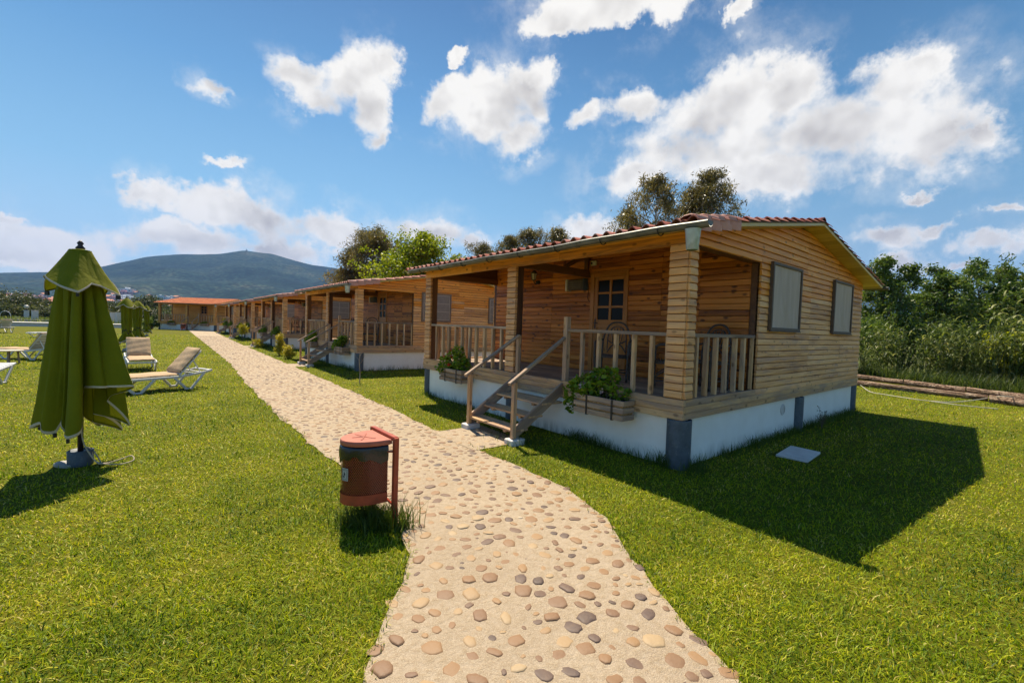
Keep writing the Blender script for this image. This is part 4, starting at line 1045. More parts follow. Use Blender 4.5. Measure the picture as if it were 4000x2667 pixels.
l4 = dup(l1, (0, 0, 0), a1, 'lounger whose foot end shows behind the slatted backrest', LG); q = at(150, 1385); l4.location = (q.x, q.y, 0); l4.rotation_euler = (0, 0, a1+.02)
l5 = dup(l1, (0, 0, 0), 0, 'far lounger cut by the left edge, near the pool', LG); place_line(l5, at(-30, 1298), at(16, 1302), .5, 1.5, -.34)
l6 = make_lounger(False, False); place_line(l6, at(-100, 1522), at(3, 1500), .5, 1.5, -.34, 'bare white lounger end cut by the left edge, no cushion')
l6['group'] = LG
l7 = dup(l6, (0, 0, 0), 0, 'flat far lounger without a raised back, beside the far parasol', LG); place_line(l7, at(147, 1319), at(200, 1318), .15, 1.0, -.34)
t = thing('side_table', 'low beige plastic side table beside a lounger at the left edge', 'table', (0, 0, 0))
q = at(52, 1420); t.location = (q.x-.12, q.y+.1, 0)
mb = MB(); mb.lathe([(.30, .40), (.34, .405), (.35, .42), (.34, .435), (.0, .437)], 28); mb.build('table_top', M['trim'], t)
for k in range(4):
    a = R(45+90*k-38); MB().bar((.20*math.cos(a), .20*math.sin(a), .40), (.235*math.cos(a), .235*math.sin(a), -.01), .05, .05, (math.sin(a), -math.cos(a), 0), .008).build('leg', M['grey_wood'], t)
# ------------------------------------------------------------ things on and by the cabins
def willow_chair():
    t = thing('willow_armchair', '', 'armchair', (0, 0, 0), 0, 'bent willow armchairs on the porches')
    A = lambda pts, r, n=7: (smooth(pts, 5), r, n)
    mb = MB(); mb.tube(smooth([(-.25, .20, 0), (-.255, .215, .45), (-.24, .25, .75), (-.15, .285, .98), (0, .295, 1.04), (.15, .285, .98), (.24, .25, .75), (.255, .215, .45), (.25, .20, 0)]), .017, 7)
    mb.tube(smooth([(-.17, .225, .52), (-.16, .262, .80), (-.09, .285, .93), (0, .29, .96), (.09, .285, .93), (.16, .262, .80), (.17, .225, .52)]), .011, 6)
    mb.build('back_hoop', M['willow'], t)
    mb = MB()
    for x in (-.10, -.05, 0, .05, .10): mb.tube([(x*.7, .24, .66), (x, .275, .82), (x*1.05, .285, .93)], .009, 5)
    mb.tube(smooth([(-.16, .24, .70), (-.08, .235, .655), (0, .235, .645), (.08, .235, .655), (.16, .24, .70)]), .012, 6); mb.tube(smooth([(-.17, .22, .48), (-.09, .232, .60), (0, .236, .645), (.09, .232, .60), (.17, .22, .48)]), .012, 6)
    mb.build('back_spindles', M['willow'], t)
    for s in (-1, 1):
        mb = MB(); mb.tube(smooth([(s*.27, -.27, 0), (s*.285, -.28, .45), (s*.29, -.25, .66), (s*.285, -.12, .70), (s*.275, .10, .70), (s*.25, .24, .72)]), .019, 7); mb.tube(smooth([(s*.275, -.25, .20), (s*.28, -.06, .33), (s*.26, .18, .42)]), .011, 6); mb.build('arm', M['willow'], t)
    mb = MB()
    for k in range(12): mb.tube([(-.25, -.25+k*.04, .445+.008*math.sin(k)), (0, -.25+k*.04, .435), (.25, -.25+k*.04, .445+.008*math.sin(k+1))], .014, 6)
    for y in (-.27, .21): mb.tube([(-.27, y, .425), (.27, y, .425)], .017, 7)
    for s in (-1, 1): mb.tube([(s*.262, -.28, .42), (s*.255, .22, .42)], .016, 7)
    mb.build('seat', M['willow'], t)
    mb = MB()
    for s in (-1, 1): mb.tube([(s*.27, -.27, .14), (s*.25, .20, .16)], .012, 6)
    for y in (-.27, .20): mb.tube([(-.27, y, .17), (.27, y, .17)], .013, 6)
    mb.build('stretchers', M['willow'], t)
    return t
FZ = .862
ch = willow_chair(); ch.location = (6.35, 4.93, FZ); ch.rotation_euler = (0, 0, R(-62)); ch['label'] = 'bent willow armchair in front of the nearest cabin door, its hooped back above the rail'
WG = 'bent willow armchairs on the porches'
def chair(x, y, rz, lab): dup(ch, (x, y, FZ), R(rz), lab, WG)
chair(6.25, 3.72, -150, 'bent willow armchair half hidden by the nearest cabin corner post')
chair(6.88, 3.50, -100, 'bent willow armchair behind the gable end railing of the nearest cabin')
for i, (dx, dy, rz, lab) in enumerate([(1.55, 5.9, -90, 'willow armchair at the far end of the second cabin porch'), (1.45, 5.2, -90, 'willow armchair beside another at the far end of the second cabin porch'), (.75, .72, -30, 'willow armchair by the corner post of the second cabin'),]): chair(spec[0][0]+dx, spec[0][1]+dy, rz, lab)
for cx, cy, dx, dy, rz, lab in ((spec[1][0], spec[1][1], .75, .42, 160, 'willow armchair facing the gable end of the third cabin porch'), (spec[1][0], spec[1][1], 1.5, .6, 120, 'second willow armchair set back on the third cabin porch'), (spec[2][0], spec[2][1], .8, .5, 150, 'willow armchair on the fourth cabin porch beside its corner post'), (spec[3][0], spec[3][1], .8, .5, 150, 'willow armchair on the farthest porch of the row')): chair(cx+dx, cy+dy, rz, lab)

def leaf_disc_cloud(name, pts, size, tn, mat, par, cup=.25, k=7):
    """round geranium-like leaves"""
    n = len(pts); V = []; a = np.linspace(0, 2*math.pi, k, endpoint=False)
    N = RS.normal(0, 1, (n, 3)); N[:, 2] = np.abs(N[:, 2])+.5; N /= np.linalg.norm(N, axis=1)[:, None]
    U = np.cross(N, RS.normal(0, 1, (n, 3))); U /= np.linalg.norm(U, axis=1)[:, None]; W = np.cross(N, U)
    rr = size[:, None]*RS.uniform(.8, 1.1, (n, k)); rr[:, 0] *= .35
    ring = pts[:, None]+(U[:, None]*np.cos(a)[None, :, None]+W[:, None]*np.sin(a)[None, :, None])*rr[..., None]+N[:, None]*(size[:, None]*cup)[..., None]*RS.uniform(.5, 1.4, (n, k))[..., None]
    V = np.concatenate([ring, pts[:, None]], 1)
    F = (np.array([[i, (i+1) % k, k] for i in range(k)])[None]+(np.arange(n)*(k+1))[:, None, None]).reshape(-1, 3)
    return np_mesh(name, V.reshape(-1, 3), np.full(len(F), 3), F.ravel(), np.repeat(tn, k+1), mat, par)
def flower_box(label, loc, seed, lobes, flower, petal, rz=0, nleaf=420):
    """box against the porch edge; local x = out from the wall is negative, y along the wall"""
    rs = np.random.RandomState(seed); t = thing('flower_box', label, 'flower box', loc, rz, 'flower boxes on the porch edges')
    L_, D_, H_ = .88, .27, .275; mb = MB()
    for k, z in enumerate((0, .10, .20)):
        o = rs.uniform(-.012, .012); hgt = .072
        mb.box((-D_-.012, -L_/2-.012+o, z), (-D_+.010, L_/2+.012+o, z+hgt), 1, .004); mb.box((-.022, -L_/2+o, z), (.0, L_/2+o, z+hgt), 1, .004)
        for s in (-1, 1): mb.box((-D_+.011, s*L_/2-.011, z+.002), (-.023, s*L_/2+.011, z+hgt), 0, .004)
    mb.build('slats', M['grey_wood'], t)
    mb = MB(); mb.box((-D_+.012, -L_/2+.014, .004), (-.024, L_/2-.014, .245), 1, .01); mb.build('coir_liner', M['straw'], t)
    mb = MB(); mb.box((-D_+.02, -L_/2+.02, .2455), (-.03, L_/2-.02, .255), 1, .003); mb.build('soil', M['soil'], t)
    for y in (-.26, .20):
        mb = MB(); mb.box((-D_-.020, y-.016, -.008), (-D_-.0125, y+.016, .272), 2, .002); mb.box((-D_-.020, y-.015, -.012), (.005, y+.015, -.006), 0, .002); mb.box((-.004, y-.015, -.006), (.006, y+.015, .36), 2, .002); mb.build('hanger', M['black'], t)
    pts, sz, tn = [], [], []
    for (y, z, x, ry, rz_, n) in lobes:
        p = rs.normal(0, 1, (n, 3)); p /= np.linalg.norm(p, axis=1)[:, None]; p *= rs.uniform(.45, 1, (n, 1))**.6
        p *= np.array([min(ry, .17)*1.0, ry, rz_]); p += np.array([x, y, z]); pts.append(p); sz.append(rs.uniform(.022, .046, n)); tn.append(np.clip(rs.normal(.5, .22, n), 0, 1))
    pts = np.concatenate(pts); sz = np.concatenate(sz); tn = np.concatenate(tn)
    leaf_disc_cloud('foliage', pts, sz, tn, M['leaf_ger'], t)
    mb = MB()
    for (y, z, x, ry, rz_, n) in lobes:
        for k in range(5): mb.tube([(-.13+rs.uniform(-.06, .06), y*.75+rs.uniform(-.08, .08), .25), (x+rs.uniform(-.05, .05), y+rs.uniform(-ry, ry)*.5, z)], .005, 5)
    mb.build('stems', M['bark'], t)
    for (y, z, x) in flower:
        n = 16; p = rs.normal(0, .018, (n, 3))+np.array([x, y, z]); leaf_disc_cloud('flower', p, rs.uniform(.010, .018, n), rs.rand(n), M[petal], t, .3, 6)
    return t
lobA = [(.32, .36, -.18, .26, .20, 230), (.56, .24, -.17, .18, .20, 150), (.12, .46, -.12, .24, .22, 210), (.0, .54, -.06, .18, .17, 110), (-.22, .34, -.07, .18, .12, 90), (.62, .05, -.16, .11, .13, 60)]
lobB = [(.30, .36, -.20, .20, .17, 140), (.10, .44, -.15, .21, .22, 170), (-.12, .46, -.12, .20, .25, 160), (-.30, .36, -.12, .14, .18, 90), (.40, .24, -.24, .14, .12, 60), (.0, .66, -.08, .12, .13, 60)]
flower_box('long flower box right of the nearest stairs, leafy plants spilling over one end, pale flowers', (5.165, 4.05, .525), 3, lobA, [(.62, .45, -.10), (.30, .56, -.1), (.05, .62, -.10), (-.02, .36, -.22), (.28, .40, -.34)], 'petal_pink')
flower_box('flower box left of the nearest stairs with red geranium heads', (5.165, 8.12, .53), 5, lobB, [(.20, .66, -.15), (.34, .60, -.12), (.05, .52, -.24), (.02, .36, -.30), (.30, .50, -.22)], 'petal_red')
for i, (x, y, nm) in enumerate([(spec[0][0], spec[0][1], 'second'), (spec[1][0], spec[1][1], 'third'), (spec[2][0], spec[2][1], 'fourth'), (spec[3][0], spec[3][1], 'fifth')]):
    flower_box('flower box right of the stairs of the %s cabin along the path' % nm, (x-.035, y+1.12, .525), 20+i, lobB if i != 0 else lobA[:4], [(.1, .5, -.2)] if i else [], 'petal_pink')
    flower_box('flower box left of the stairs of the %s cabin along the path' % nm, (x-.035, y+5.15, .53), 30+i, lobB, [(.1, .55, -.2), (.2, .6, -.15)], 'petal_red')
for dy, lab in ((1.2, 'flower box right of the stairs of the orange roofed end cabin'), (5.2, 'flower box left of the stairs of the orange roofed end cabin')):
    p = c6.matrix_basis @ Vector((-.035, dy, .53)); v = Vector((5.25, 61.9, 0))+Matrix.Rotation(ang6, 3, 'Z') @ Vector((-.035, dy*.97, .54)); flower_box(lab, v, 50+int(dy), [(l[0], l[1]-.05, l[2], l[3], l[4]*.7, l[5]//2) for l in lobB[:3]], [], 'petal_red', ang6)
q = Vector((spec[1][0]+.35, spec[1][1]+.12, FZ)); t = thing('potted_plant', 'small orange pot with a red flower at the edge of the third cabin porch', 'potted plant', (spec[0][0]+.4, spec[0][1]+CL-.35, FZ))
MB().lathe([(.07, 0), (.10, .16), (.112, .165), (.112, .19), (.095, .19), (.09, .17), (.0, .17)], 16).build('pot', M['orangepot'], t)
leaf_disc_cloud('foliage', RS.normal(0, .07, (60, 3))+np.array([0, 0, .27]), RS.uniform(.02, .035, 60), RS.rand(60), M['leaf_ger'], t); leaf_disc_cloud('flower', RS.normal(0, .03, (25, 3))+np.array([0, 0, .36]), RS.uniform(.015, .025, 25), RS.rand(25), M['petal_red'], t)

# wall lamp, heater and alarm box on the porch wall of the nearest cabin, copies on the next ones
PX = 5.20+PD-.017
lamp = thing('wall_lantern', 'black lantern on the porch wall of the nearest cabin', 'wall lamp', (PX, 8.02, 2.86), 0, 'porch wall lanterns')
mb = MB(); mb.lathe([(.045, -.06), (.05, 0), (.045, .06)], 12); o = mb.build('wall_plate', M['black'], lamp); o.rotation_euler = (0, R(90), 0); o.location = (-.012, 0, 0)
MB().tube(smooth([(-.02, 0, -.01), (-.09, 0, -.05), (-.15, 0, -.02), (-.17, 0, .04)]), .012, 7).build('arm', M['black'], lamp)
MB().lathe([(.045, .045), (.075, .20)], 6, (-.17, 0, 0), smooth=False).build('glass', M['glassw'], lamp)
mb = MB(); mb.lathe([(.03, .03), (.05, .042), (.05, .05)], 6, (-.17, 0, 0), smooth=False); mb.lathe([(.095, .198), (.09, .21), (.045, .262), (.012, .285), (.012, .31), (.0, .315)], 6, (-.17, 0, 0), smooth=False)
for k in range(6):
    a = math.pi/3*k; mb.tube([(-.17+.047*math.cos(a), .047*math.sin(a), .045), (-.17+.078*math.cos(a), .078*math.sin(a), .20)], .005, 4)
mb.build('cage', M['black'], lamp)
heat = thing('patio_heater', 'box shaped electric heater with cream end cap on the nearest porch wall', 'heater', (PX, 6.67, 2.72), 0, 'porch wall heaters')
mb = MB(); mb.box((-.17, -.24, -.12), (-.03, .22, .12), 1, .03); o = mb.build('housing', M['netframe'], heat)
mb = MB()
for k in range(5): mb.tube([(-.172, -.22, -.09+k*.045), (-.172, .20, -.09+k*.045)], .005, 6)
mb.build('grille', M['gutter'], heat)
MB().box((-.185, .22, -.135), (-.015, .275, .13), 2, .012).build('end_cap', M['cream'], heat); MB().box((-.178, -.26, -.13), (-.02, -.24, .13), 2, .006).build('end_cap', M['pipe'], heat)
mb = MB(); mb.box((-.03, -.05, -.06), (.0, .05, .06), 2, .003); mb.build('wall_bracket', M['black'], heat)
mb = MB(); mb.tube(smooth([(-.03, -.25, .09), (-.01, -.27, -.1), (-.01, -.26, -.30), (-.01, -.36, -.38), (-.01, -.42, -.28), (-.01, -.43, .0), (-.01, -.435, .28)]), .006, 6); mb.build('cable', M['black'], heat)
sir = thing('alarm_box', 'small cream alarm box above the nearest cabin door', 'alarm', (PX, 6.26, 3.17))
MB().box((-.06, -.075, -.05), (0, .075, .05), 1, .012).build('case', M['cream'], sir); o = MB().lathe([(.026, 0), (.026, .006), (.010, .008)], 14).build('sounder', M['black'], sir); o.location = (-.061, .03, 0); o.rotation_euler = (0, R(-90), 0)
for i, nm in enumerate(('second', 'third', 'fourth')):
    x, y, _ = spec[i]; dup(lamp, (x+PD-.017, y+5.09, 2.86), 0, 'black lantern on the porch wall of the %s cabin' % nm); dup(heat, (x+PD-.017, y+3.74, 2.72), 0, 'electric heater on the porch wall of the %s cabin' % nm)

# access cover, hose, logs
mb = MB(); mb.box((-.36, -.20, -.03), (.36, .20, .028), 0, .008); mb.box((-.30, -.15, .0285), (.30, .15, .034), 0, .004)
o = mb.build('access_cover', M['palestone']); o.location = (7.42, 2.30, 0); o.rotation_euler = (R(1.5), R(-1), R(4)); props(o, 'pale concrete access cover lying in the lawn in the shade of the nearest gable', 'cover')
H1 = [at(*p, .03) for p in ((3320, 1480), (3362, 1505), (3400, 1530), (3460, 1541), (3560, 1557), (3640, 1567), (3740, 1581), (3810, 1588), (3900, 1597))]
H2 = [at(*p, z) for p, z in (((3630, 1566), .03), (3720, 1572) and ((3720, 1570), .03), ((3800, 1563), .05), ((3870, 1553), .12), ((3920, 1547), .26), ((3965, 1552), .22), ((3998, 1566), .10), ((3975, 1580), .03))]
mb = MB(); mb.tube(smooth([tuple(p) for p in H1], 5), .011, 7); mb.tube(smooth([tuple(p) for p in H2], 5), .011, 7)
props(mb.build('garden_hose', M['hosem']), 'thin white hose lying across the grass before the logs', 'hose')
def log(name, label, y0, y1, x0, x1, z, r, seed):
    rs = random.Random(seed); n = 40; mb = MB(); K = 22; P = []
    for i in range(n):
        u = i/(n-1); y = y0+(y1-y0)*u; x = x0+(x1-x0)*u+.02*math.sin(u*9+seed); rr = r*(1.06-.16*u); row = []
        for k in range(K+1):
            a = 2*math.pi*(k % K)/K; w = 1+.16*mn.noise((math.cos(a)*2.2, math.sin(a)*2.2, y*1.2+seed*5))+.22*mn.noise((math.cos(a)*5, math.sin(a)*5, y*.7+seed))
            row.append((x+rr*w*math.cos(a), y, z+rr*w*math.sin(a)))
        P.append(row)
    wc = [(p[1]+seed, p[0]*1.0, p[2]) for row in P for p in row]
    mb.grid(P, wc, .5, smooth=False); e = len(mb.V); mb.poly(P[0][:-1], .7); mb.poly(P[-1][:-1][::-1], .7)
    o = mb.build(name, M['log']); props(o, label, 'log', 'logs lining the lawn edge'); return o
def logz(px0, px1, pyb0, pyb1, X, z, r, label, seed):
    a, b = at(px0, pyb0), at(px1, pyb1); log('log', label, a.y, b.y, a.x+X, b.x+X, z, r, seed)
logz(3250, 3858, 1494, 1568, .10, .09, .10, 'long weathered log on the grass edge, lower row, starting behind the cabin corner', 1)
logz(3862, 4230, 1571, 1622, .10, .10, .105, 'weathered log of the lower row running out of the frame at right', 2)
logz(3250, 3520, 1487, 1522, .24, .255, .095, 'log of the upper row nearest the cabin corner', 3)
logz(3525, 3765, 1523, 1556, .24, .25, .095, 'middle log of the upper row below the reeds', 4)
logz(3770, 4200, 1557, 1618, .24, .25, .095, 'thin log of the upper row at the right edge', 5)

# ------------------------------------------------------------ plants
def leaves(name, C, rad, per, L, W, droop, tcl, mat, par, flat=1.0, jit=.16, seed=1):
    """leaf clusters: C (n,3) centres with radii; lance shaped quads"""
    rs = np.random.RandomState(seed); n = len(C)*per; c = np.repeat(C, per, 0); r = np.repeat(rad, per)
    p = rs.normal(0, .5, (n, 3))*r[:, None]; p[:, 2] *= flat; p += c
    d = rs.normal(0, 1, (n, 3)); d[:, 2] -= droop; d /= np.linalg.norm(d, axis=1)[:, None]
    s = np.cross(d, rs.normal(0, 1, (n, 3))); s /= np.linalg.norm(s, axis=1)[:, None]
    l = rs.uniform(.65, 1.25, n)[:, None]*L; w = rs.uniform(.7, 1.3, n)[:, None]*W
    V = np.stack([p, p+d*l*.45+s*w*.5, p+d*l, p+d*l*.45-s*w*.5], 1).reshape(-1, 3)
    F = np.arange(n*4); tn = np.clip(np.repeat(tcl, per)+rs.normal(0, jit, n), 0, 1)
    return np_mesh(name, V, np.full(n, 4), F, np.repeat(tn, 4), mat, par)
def make_tree(name, label, H, spread, base, nl, mats, leaf, seed, per=80, rad=.42, droop=.8, sub=4, group=None, cat='tree', lean=.15, shape=1.0, trunk_r=None, flat=.9, tops=1):
    rs = random.Random(seed); t = thing(name, label, cat, (0, 0, 0), 0, group); mb = MB(); C = []; RAD = []
    stems = []
    for k in range(tops):
        a = rs.uniform(0, 6.28); off = 0 if tops == 1 else spread*.42; hk = H*(1 if k == 0 else rs.uniform(.72, .97))
        tip = (math.cos(a+k*2.3)*off+rs.uniform(-1, 1)*lean*H*.3, math.sin(a+k*2.3)*off+rs.uniform(-1, 1)*lean*H*.3, hk); stems.append(tip)
    r0 = trunk_r or H*.017
    for tip in stems:
        pts = [(tip[0]*(u**1.3)+.06*H*.15*math.sin(u*7+seed), tip[1]*(u**1.3)+.06*H*.15*math.cos(u*6+seed), tip[2]*u*.985) for u in [i/9 for i in range(10)]]
        mb.tube([(p[0], p[1], p[2]-.1) for p in pts], [max(.012, r0*(1.25 if i == 0 else 1)*(1-.93*i/9)) for i in range(10)], 8)
        nn = nl//tops
        for k in range(nn):
            f = base+(1-base)*((k+.5)/nn)**.9; i = f*9; i0 = min(8, int(i)); u = i-i0; p = Vector(pts[i0]).lerp(Vector(pts[i0+1]), u)
            a = k*2.4+rs.uniform(-.5, .5); sh = max(.10, (math.sin(math.pi*min(1, ((f-base)/(1-base))*.80+.20)))**shape); l = spread*sh*rs.uniform(.55, 1.08)
            el = rs.uniform(.15, .8)+.35*f; d = Vector((math.cos(a)*math.cos(el), math.sin(a)*math.cos(el), math.sin(el)))
            q = p+d*l; m = p.lerp(q, .5)+Vector((0, 0, -.05*l)); rb = max(.008, r0*.38*(1-f*.7)); mb.tube([p, m, q], [rb, rb*.7, rb*.25], 5, False)
            C.append(q); RAD.append(rad*rs.uniform(.7, 1.2))
            for s in range(sub):
                b = p.lerp(q, rs.uniform(.35, 1)); d2 = (d+Vector((rs.gauss(0, .7), rs.gauss(0, .7), rs.gauss(.1, .5)))).normalized(); e = b+d2*l*rs.uniform(.25, .55); mb.tube([b, e], [rb*.4, rb*.15], 4, False); C.append(e); RAD.append(rad*rs.uniform(.55, 1.15))
        for k in range(3): C.append(Vector(pts[-1])+Vector((rs.gauss(0, .12), rs.gauss(0, .12), rs.uniform(-.5, .05)))); RAD.append(rad*.7)
    mb.build('trunk', mats[0], t)
    tc = np.array([rs.gauss(.42, .17) for _ in C]); leaves('crown', np.array([tuple(c) for c in C]), np.array(RAD), per, leaf[0], leaf[1], droop, tc, mats[1], t, flat, seed=seed)
    return t
def put(t, p, rz=0.0): t.location = (p.x, p.y, 0); t.rotation_euler.z = rz; return t
def base_of(px, D): p = deep(px, 1300, D); return Vector((p.x, p.y, 0))
def zof(px, py, D): return deep(px, py, D).z
EG = 'trees behind the cabins'
def EUC(nm, px, pyt, D, spread, seed, nl=34, per=95, tops=1, base=.35, sc=1.0, rad=.40): return put(make_tree('eucalyptus_tree', nm, zof(px, pyt, D)-.25, spread, base, nl, (M['palebark'], M['leaf_euc']), (.25*sc, .046*sc), seed, int(per*.34), rad*sc*.88, 1.1, 6, EG, shape=.7, tops=tops), base_of(px, D))
EUC('tall airy eucalyptus, left one of the pair above the nearest roof', 2532, 690, 25, 2.1, 3, 46, 80)
EUC('tallest eucalyptus, right one of the pair above the nearest roof', 2762, 660, 25.5, 2.2, 5, 48, 90)
EUC('lower yellowish eucalyptus between the pair above the nearest roof', 2650, 735, 26.5, 2.3, 8, 54, 95)
EUC('short eucalyptus bough low beside the left one of the pair', 2440, 800, 26.5, 1.5, 12, 32, 75)
EUC('small round topped eucalyptus nearest the nearest roof tiles, standing apart', 2163, 882, 34, 1.6, 14, 36, 95, base=.45)
EUC('eucalyptus left of the small round topped one', 2060, 893, 35, 2.2, 17, 40, 95, base=.4)
EUC('slim yellowish eucalyptus in the middle of the far roofline group', 1972, 912, 36, 1.6, 19, 34, 90, base=.4)
EUC('low spreading eucalyptus at the left of the far roofline group', 1878, 948, 36, 2.1, 21, 34, 80, base=.4)
EUC('broad dark eucalyptus left of the bright green trees', 1490, 905, 42, 3.2, 25, 70, 130, 2, .25, 1.35, .5)
EUC('rounded brownish eucalyptus at the left end of the treeline', 1385, 985, 43, 2.6, 27, 56, 130, 2, .2, 1.35, .5)
def GRN(nm, px, pyt, D, spread, seed, nl=60, per=90, base=.2, tops=2): return put(make_tree('leafy_tree', nm, zof(px, pyt, D)-.2, spread, base, nl, (M['bark'], M['leaf_green']), (.17, .10), seed, int(per*.30), .40, .35, 5, EG, shape=.6, tops=tops), base_of(px, D))
GRN('bright green leafy tree behind the second cabin, lower broad one', 1560, 965, 28, 3.1, 31, 110, 95)
GRN('taller bright green tree with a loose pointed top beside the broad one', 1675, 925, 28.5, 2.1, 33, 70, 80)
GRN('thin green sapling top just left of the nearest roof', 1790, 1000, 29, 1.3, 35, 24, 60)
AG = 'ash trees behind the reeds'
def ASH(nm, px, pyt, D, spread, seed, nl=46, per=90, tops=2, base=.18): return put(make_tree('ash_tree', nm, zof(px, pyt, D)-.15, spread, base, nl, (M['bark'], M['leaf_ash']), (.21, .075), seed, int(per*.36), .29, .5, 5, AG, shape=.75, tops=tops), base_of(px, D))
ASH('slender dark ash tree right beside the nearest cabin back eave', 3462, 1005, 24, 1.45, 41, 64, 80, 4, .15)
ASH('dark ash tree with two tops in the middle of the thicket', 3640, 1035, 24.5, 1.65, 43, 66, 80, 4, .15)
ASH('dense ash tree at the right edge of the thicket', 3870, 1035, 25, 2.3, 45, 80, 90, 4)
ASH('ash tree partly cut by the right edge', 4010, 1060, 25.5, 2.6, 47, 80, 90, 3)
ASH('ash tree low behind the two topped one', 3740, 1215, 27, 1.3, 49, 40, 80, 2)
def make_bush(name, label, rx, ry, rz, n, mats, leaf, seed, per=70, rad=.28, group=None, cat='shrub', droop=.2):
    rs = random.Random(seed); t = thing(name, label, cat, (0, 0, 0), 0, group); C = []; mb = MB()
    for k in range(n):
        a, e = rs.uniform(0, 6.28), math.asin(rs.uniform(-.15, 1)); f = rs.uniform(.55, 1.0); w = 1+.22*mn.noise((math.cos(a)*1.5, math.sin(a)*1.5, e*2+seed))
        c = Vector((rx*f*w*math.cos(a)*math.cos(e), ry*f*w*math.sin(a)*math.cos(e), max(.08, rz*(.42+.58*f*w*math.sin(e))))); C.append(c)
        if k % 3 == 0: mb.tube([(c.x*.08, c.y*.08, -.05), (c.x*.5, c.y*.5, c.z*.55), c], [.03*rz**.5, .018*rz**.5, .006], 5, False)
    mb.build('stems', mats[0], t); leaves('foliage', np.array([tuple(c) for c in C]), np.full(n, rad), per, leaf[0], leaf[1], droop, np.array([rs.gauss(.42, .18) for _ in C]), mats[1], t, seed=seed); return t
UG = 'shrubs under the ash trees'
for i, (px, D, rx, rz_, lab) in enumerate([(3395, 22.5, 1.6, 2.9, 'dark shrub against the cabin end behind the reeds'), (3530, 23, 1.8, 3.0, 'dark shrub under the slender ash'), (3690, 23, 1.8, 2.9, 'dark shrub below the two topped ash'), (3830, 23.5, 1.8, 3.3, 'tall dark shrub under the dense ash'), (3990, 23, 1.8, 3.4, 'dark shrub at the right edge under the ash'), (3300, 24, 1.6, 2.8, 'dark shrub mostly hidden behind the nearest cabin')]):
    put(make_bush('understorey_shrub', lab, rx, rx*.8, rz_, 60, (M['bark'], M['leaf_ash']), (.18, .07), 60+i, 60, .38, UG), base_of(px, D))
put(make_bush('lime_shrub', 'bright lime green leafy bush at the right edge above the reeds', 1.0, .9, 2.2, 46, (M['bark'], M['leaf_lime']), (.17, .11), 71, 80, .32), base_of(3990, 19.6))
put(make_bush('lime_shrub', 'lower lime green bush among the tall reeds at right', .6, .6, 2.0, 26, (M['bark'], M['leaf_lime']), (.16, .10), 72, 60, .26), base_of(3890, 20.6))
def reed_clump(seed, H, ns=13, nlf=17, spread=.6):
    rs = random.Random(seed); t = thing('reed_clump', '', 'reeds', (0, 0, 0), 0, 'giant reeds along the logs'); mb = MB(); lf = MB()
    for s in range(ns):
        bx, by = rs.gauss(0, spread*.5), rs.gauss(0, spread*.5); h = H*rs.uniform(.55, 1.05); lx, ly = rs.gauss(0, .16), rs.gauss(0, .16)
        pts = [Vector((bx+lx*h*u*u, by+ly*h*u*u, h*u-.05)) for u in (0, .35, .7, 1)]; mb.tube(pts, [.013, .012, .009, .004], 5, False, tn=rs.uniform(.3, .9))
        for k in range(nlf):
            u = .12+.88*(k+rs.random()*.6)/nlf; i = min(2, int(u*3)); p = pts[i].lerp(pts[i+1], u*3-i); a = k*2.6+rs.uniform(-.6, .6)
            L_ = rs.uniform(.42, .80)*(1.05-.35*u); w = rs.uniform(.035, .078); d = Vector((math.cos(a), math.sin(a), 0)); sd = Vector((-d.y, d.x, 0)); el = rs.uniform(.5, 1.1); tn = min(1, max(0, rs.gauss(.48, .27))); P = []
            c = p.copy()
            for j in range(5):
                ww = w*(1-.9*(j/4)**1.5)*(.5 if j == 0 else 1); P.append([c-sd*ww*.5, c+sd*ww*.5]); e = el-j*rs.uniform(.28, .55); c = c+(d*math.cos(e)+Vector((0, 0, math.sin(e))))*(L_/4)
            lf.grid(P, None, tn)
    mb.build('stalks', M['leaf_reed'], t); lf.build('leaves', M['leaf_reed'], t); return t
protos = [reed_clump(1, 2.75), reed_clump(2, 2.4), reed_clump(3, 3.0, 15)]
used = [False]*3
RL = ['reed clump at the cabin end of the log line', 'feathery reed clump just right of the cabin corner', 'tall plumed reed clump left of the dark gap', 'reed clump beside the tall plumed one', 'short broad bladed reed clump standing before the rest', 'reed clump right of the short broad bladed one', 'reed clump under the two topped ash', 'leaning reed clump in the middle of the thicket', 'reed clump behind the middle logs', 'dense reed clump below the dense ash', 'tall reed clump with arching plumes at right', 'reed clump in front of the arching plumes', 'reed clump before the lime bush', 'reed clump at the right edge of the frame', 'reed clump cut by the right edge', 'tall reed clump behind the lime bush', 'reed clump low behind the end of the upper logs', 'back row reed clump behind the feathery one', 'back row reed clump behind the middle of the thicket', 'back row reed clump under the ash at the right edge', 'small reed tuft at the log joint', 'small reed tuft close to the cabin corner']
RP = [(3340, 19.0, .72), (3420, 19.3, .85), (3490, 19.6, 1.0), (3545, 19.2, .9), (3585, 18.3, .80), (3640, 19.0, .92), (3690, 19.6, .95), (3735, 19.0, 1.0), (3780, 18.6, .9), (3830, 19.4, 1.12), (3900, 19.9, 1.35), (3870, 18.6, .95), (3935, 18.6, 1.0), (3985, 18.8, 1.1), (4050, 19.0, 1.2), (3970, 21.0, 1.6), (3820, 18.2, .72), (3450, 20.6, 1.0), (3740, 20.8, 1.12), (3910, 21.4, 1.5), (3700, 18.25, .55), (3385, 18.5, .6)]
for i, ((px, D, sc), lab) in enumerate(zip(RP, RL)):
    b = base_of(px, D)
    if i < 3: o = protos[i]; o.location = (b.x, b.y, 0); o.scale = (sc,)*3; o['label'] = lab
    else: dup(protos[i % 3], (b.x, b.y, 0), i*1.37, lab, 'giant reeds along the logs', sc)
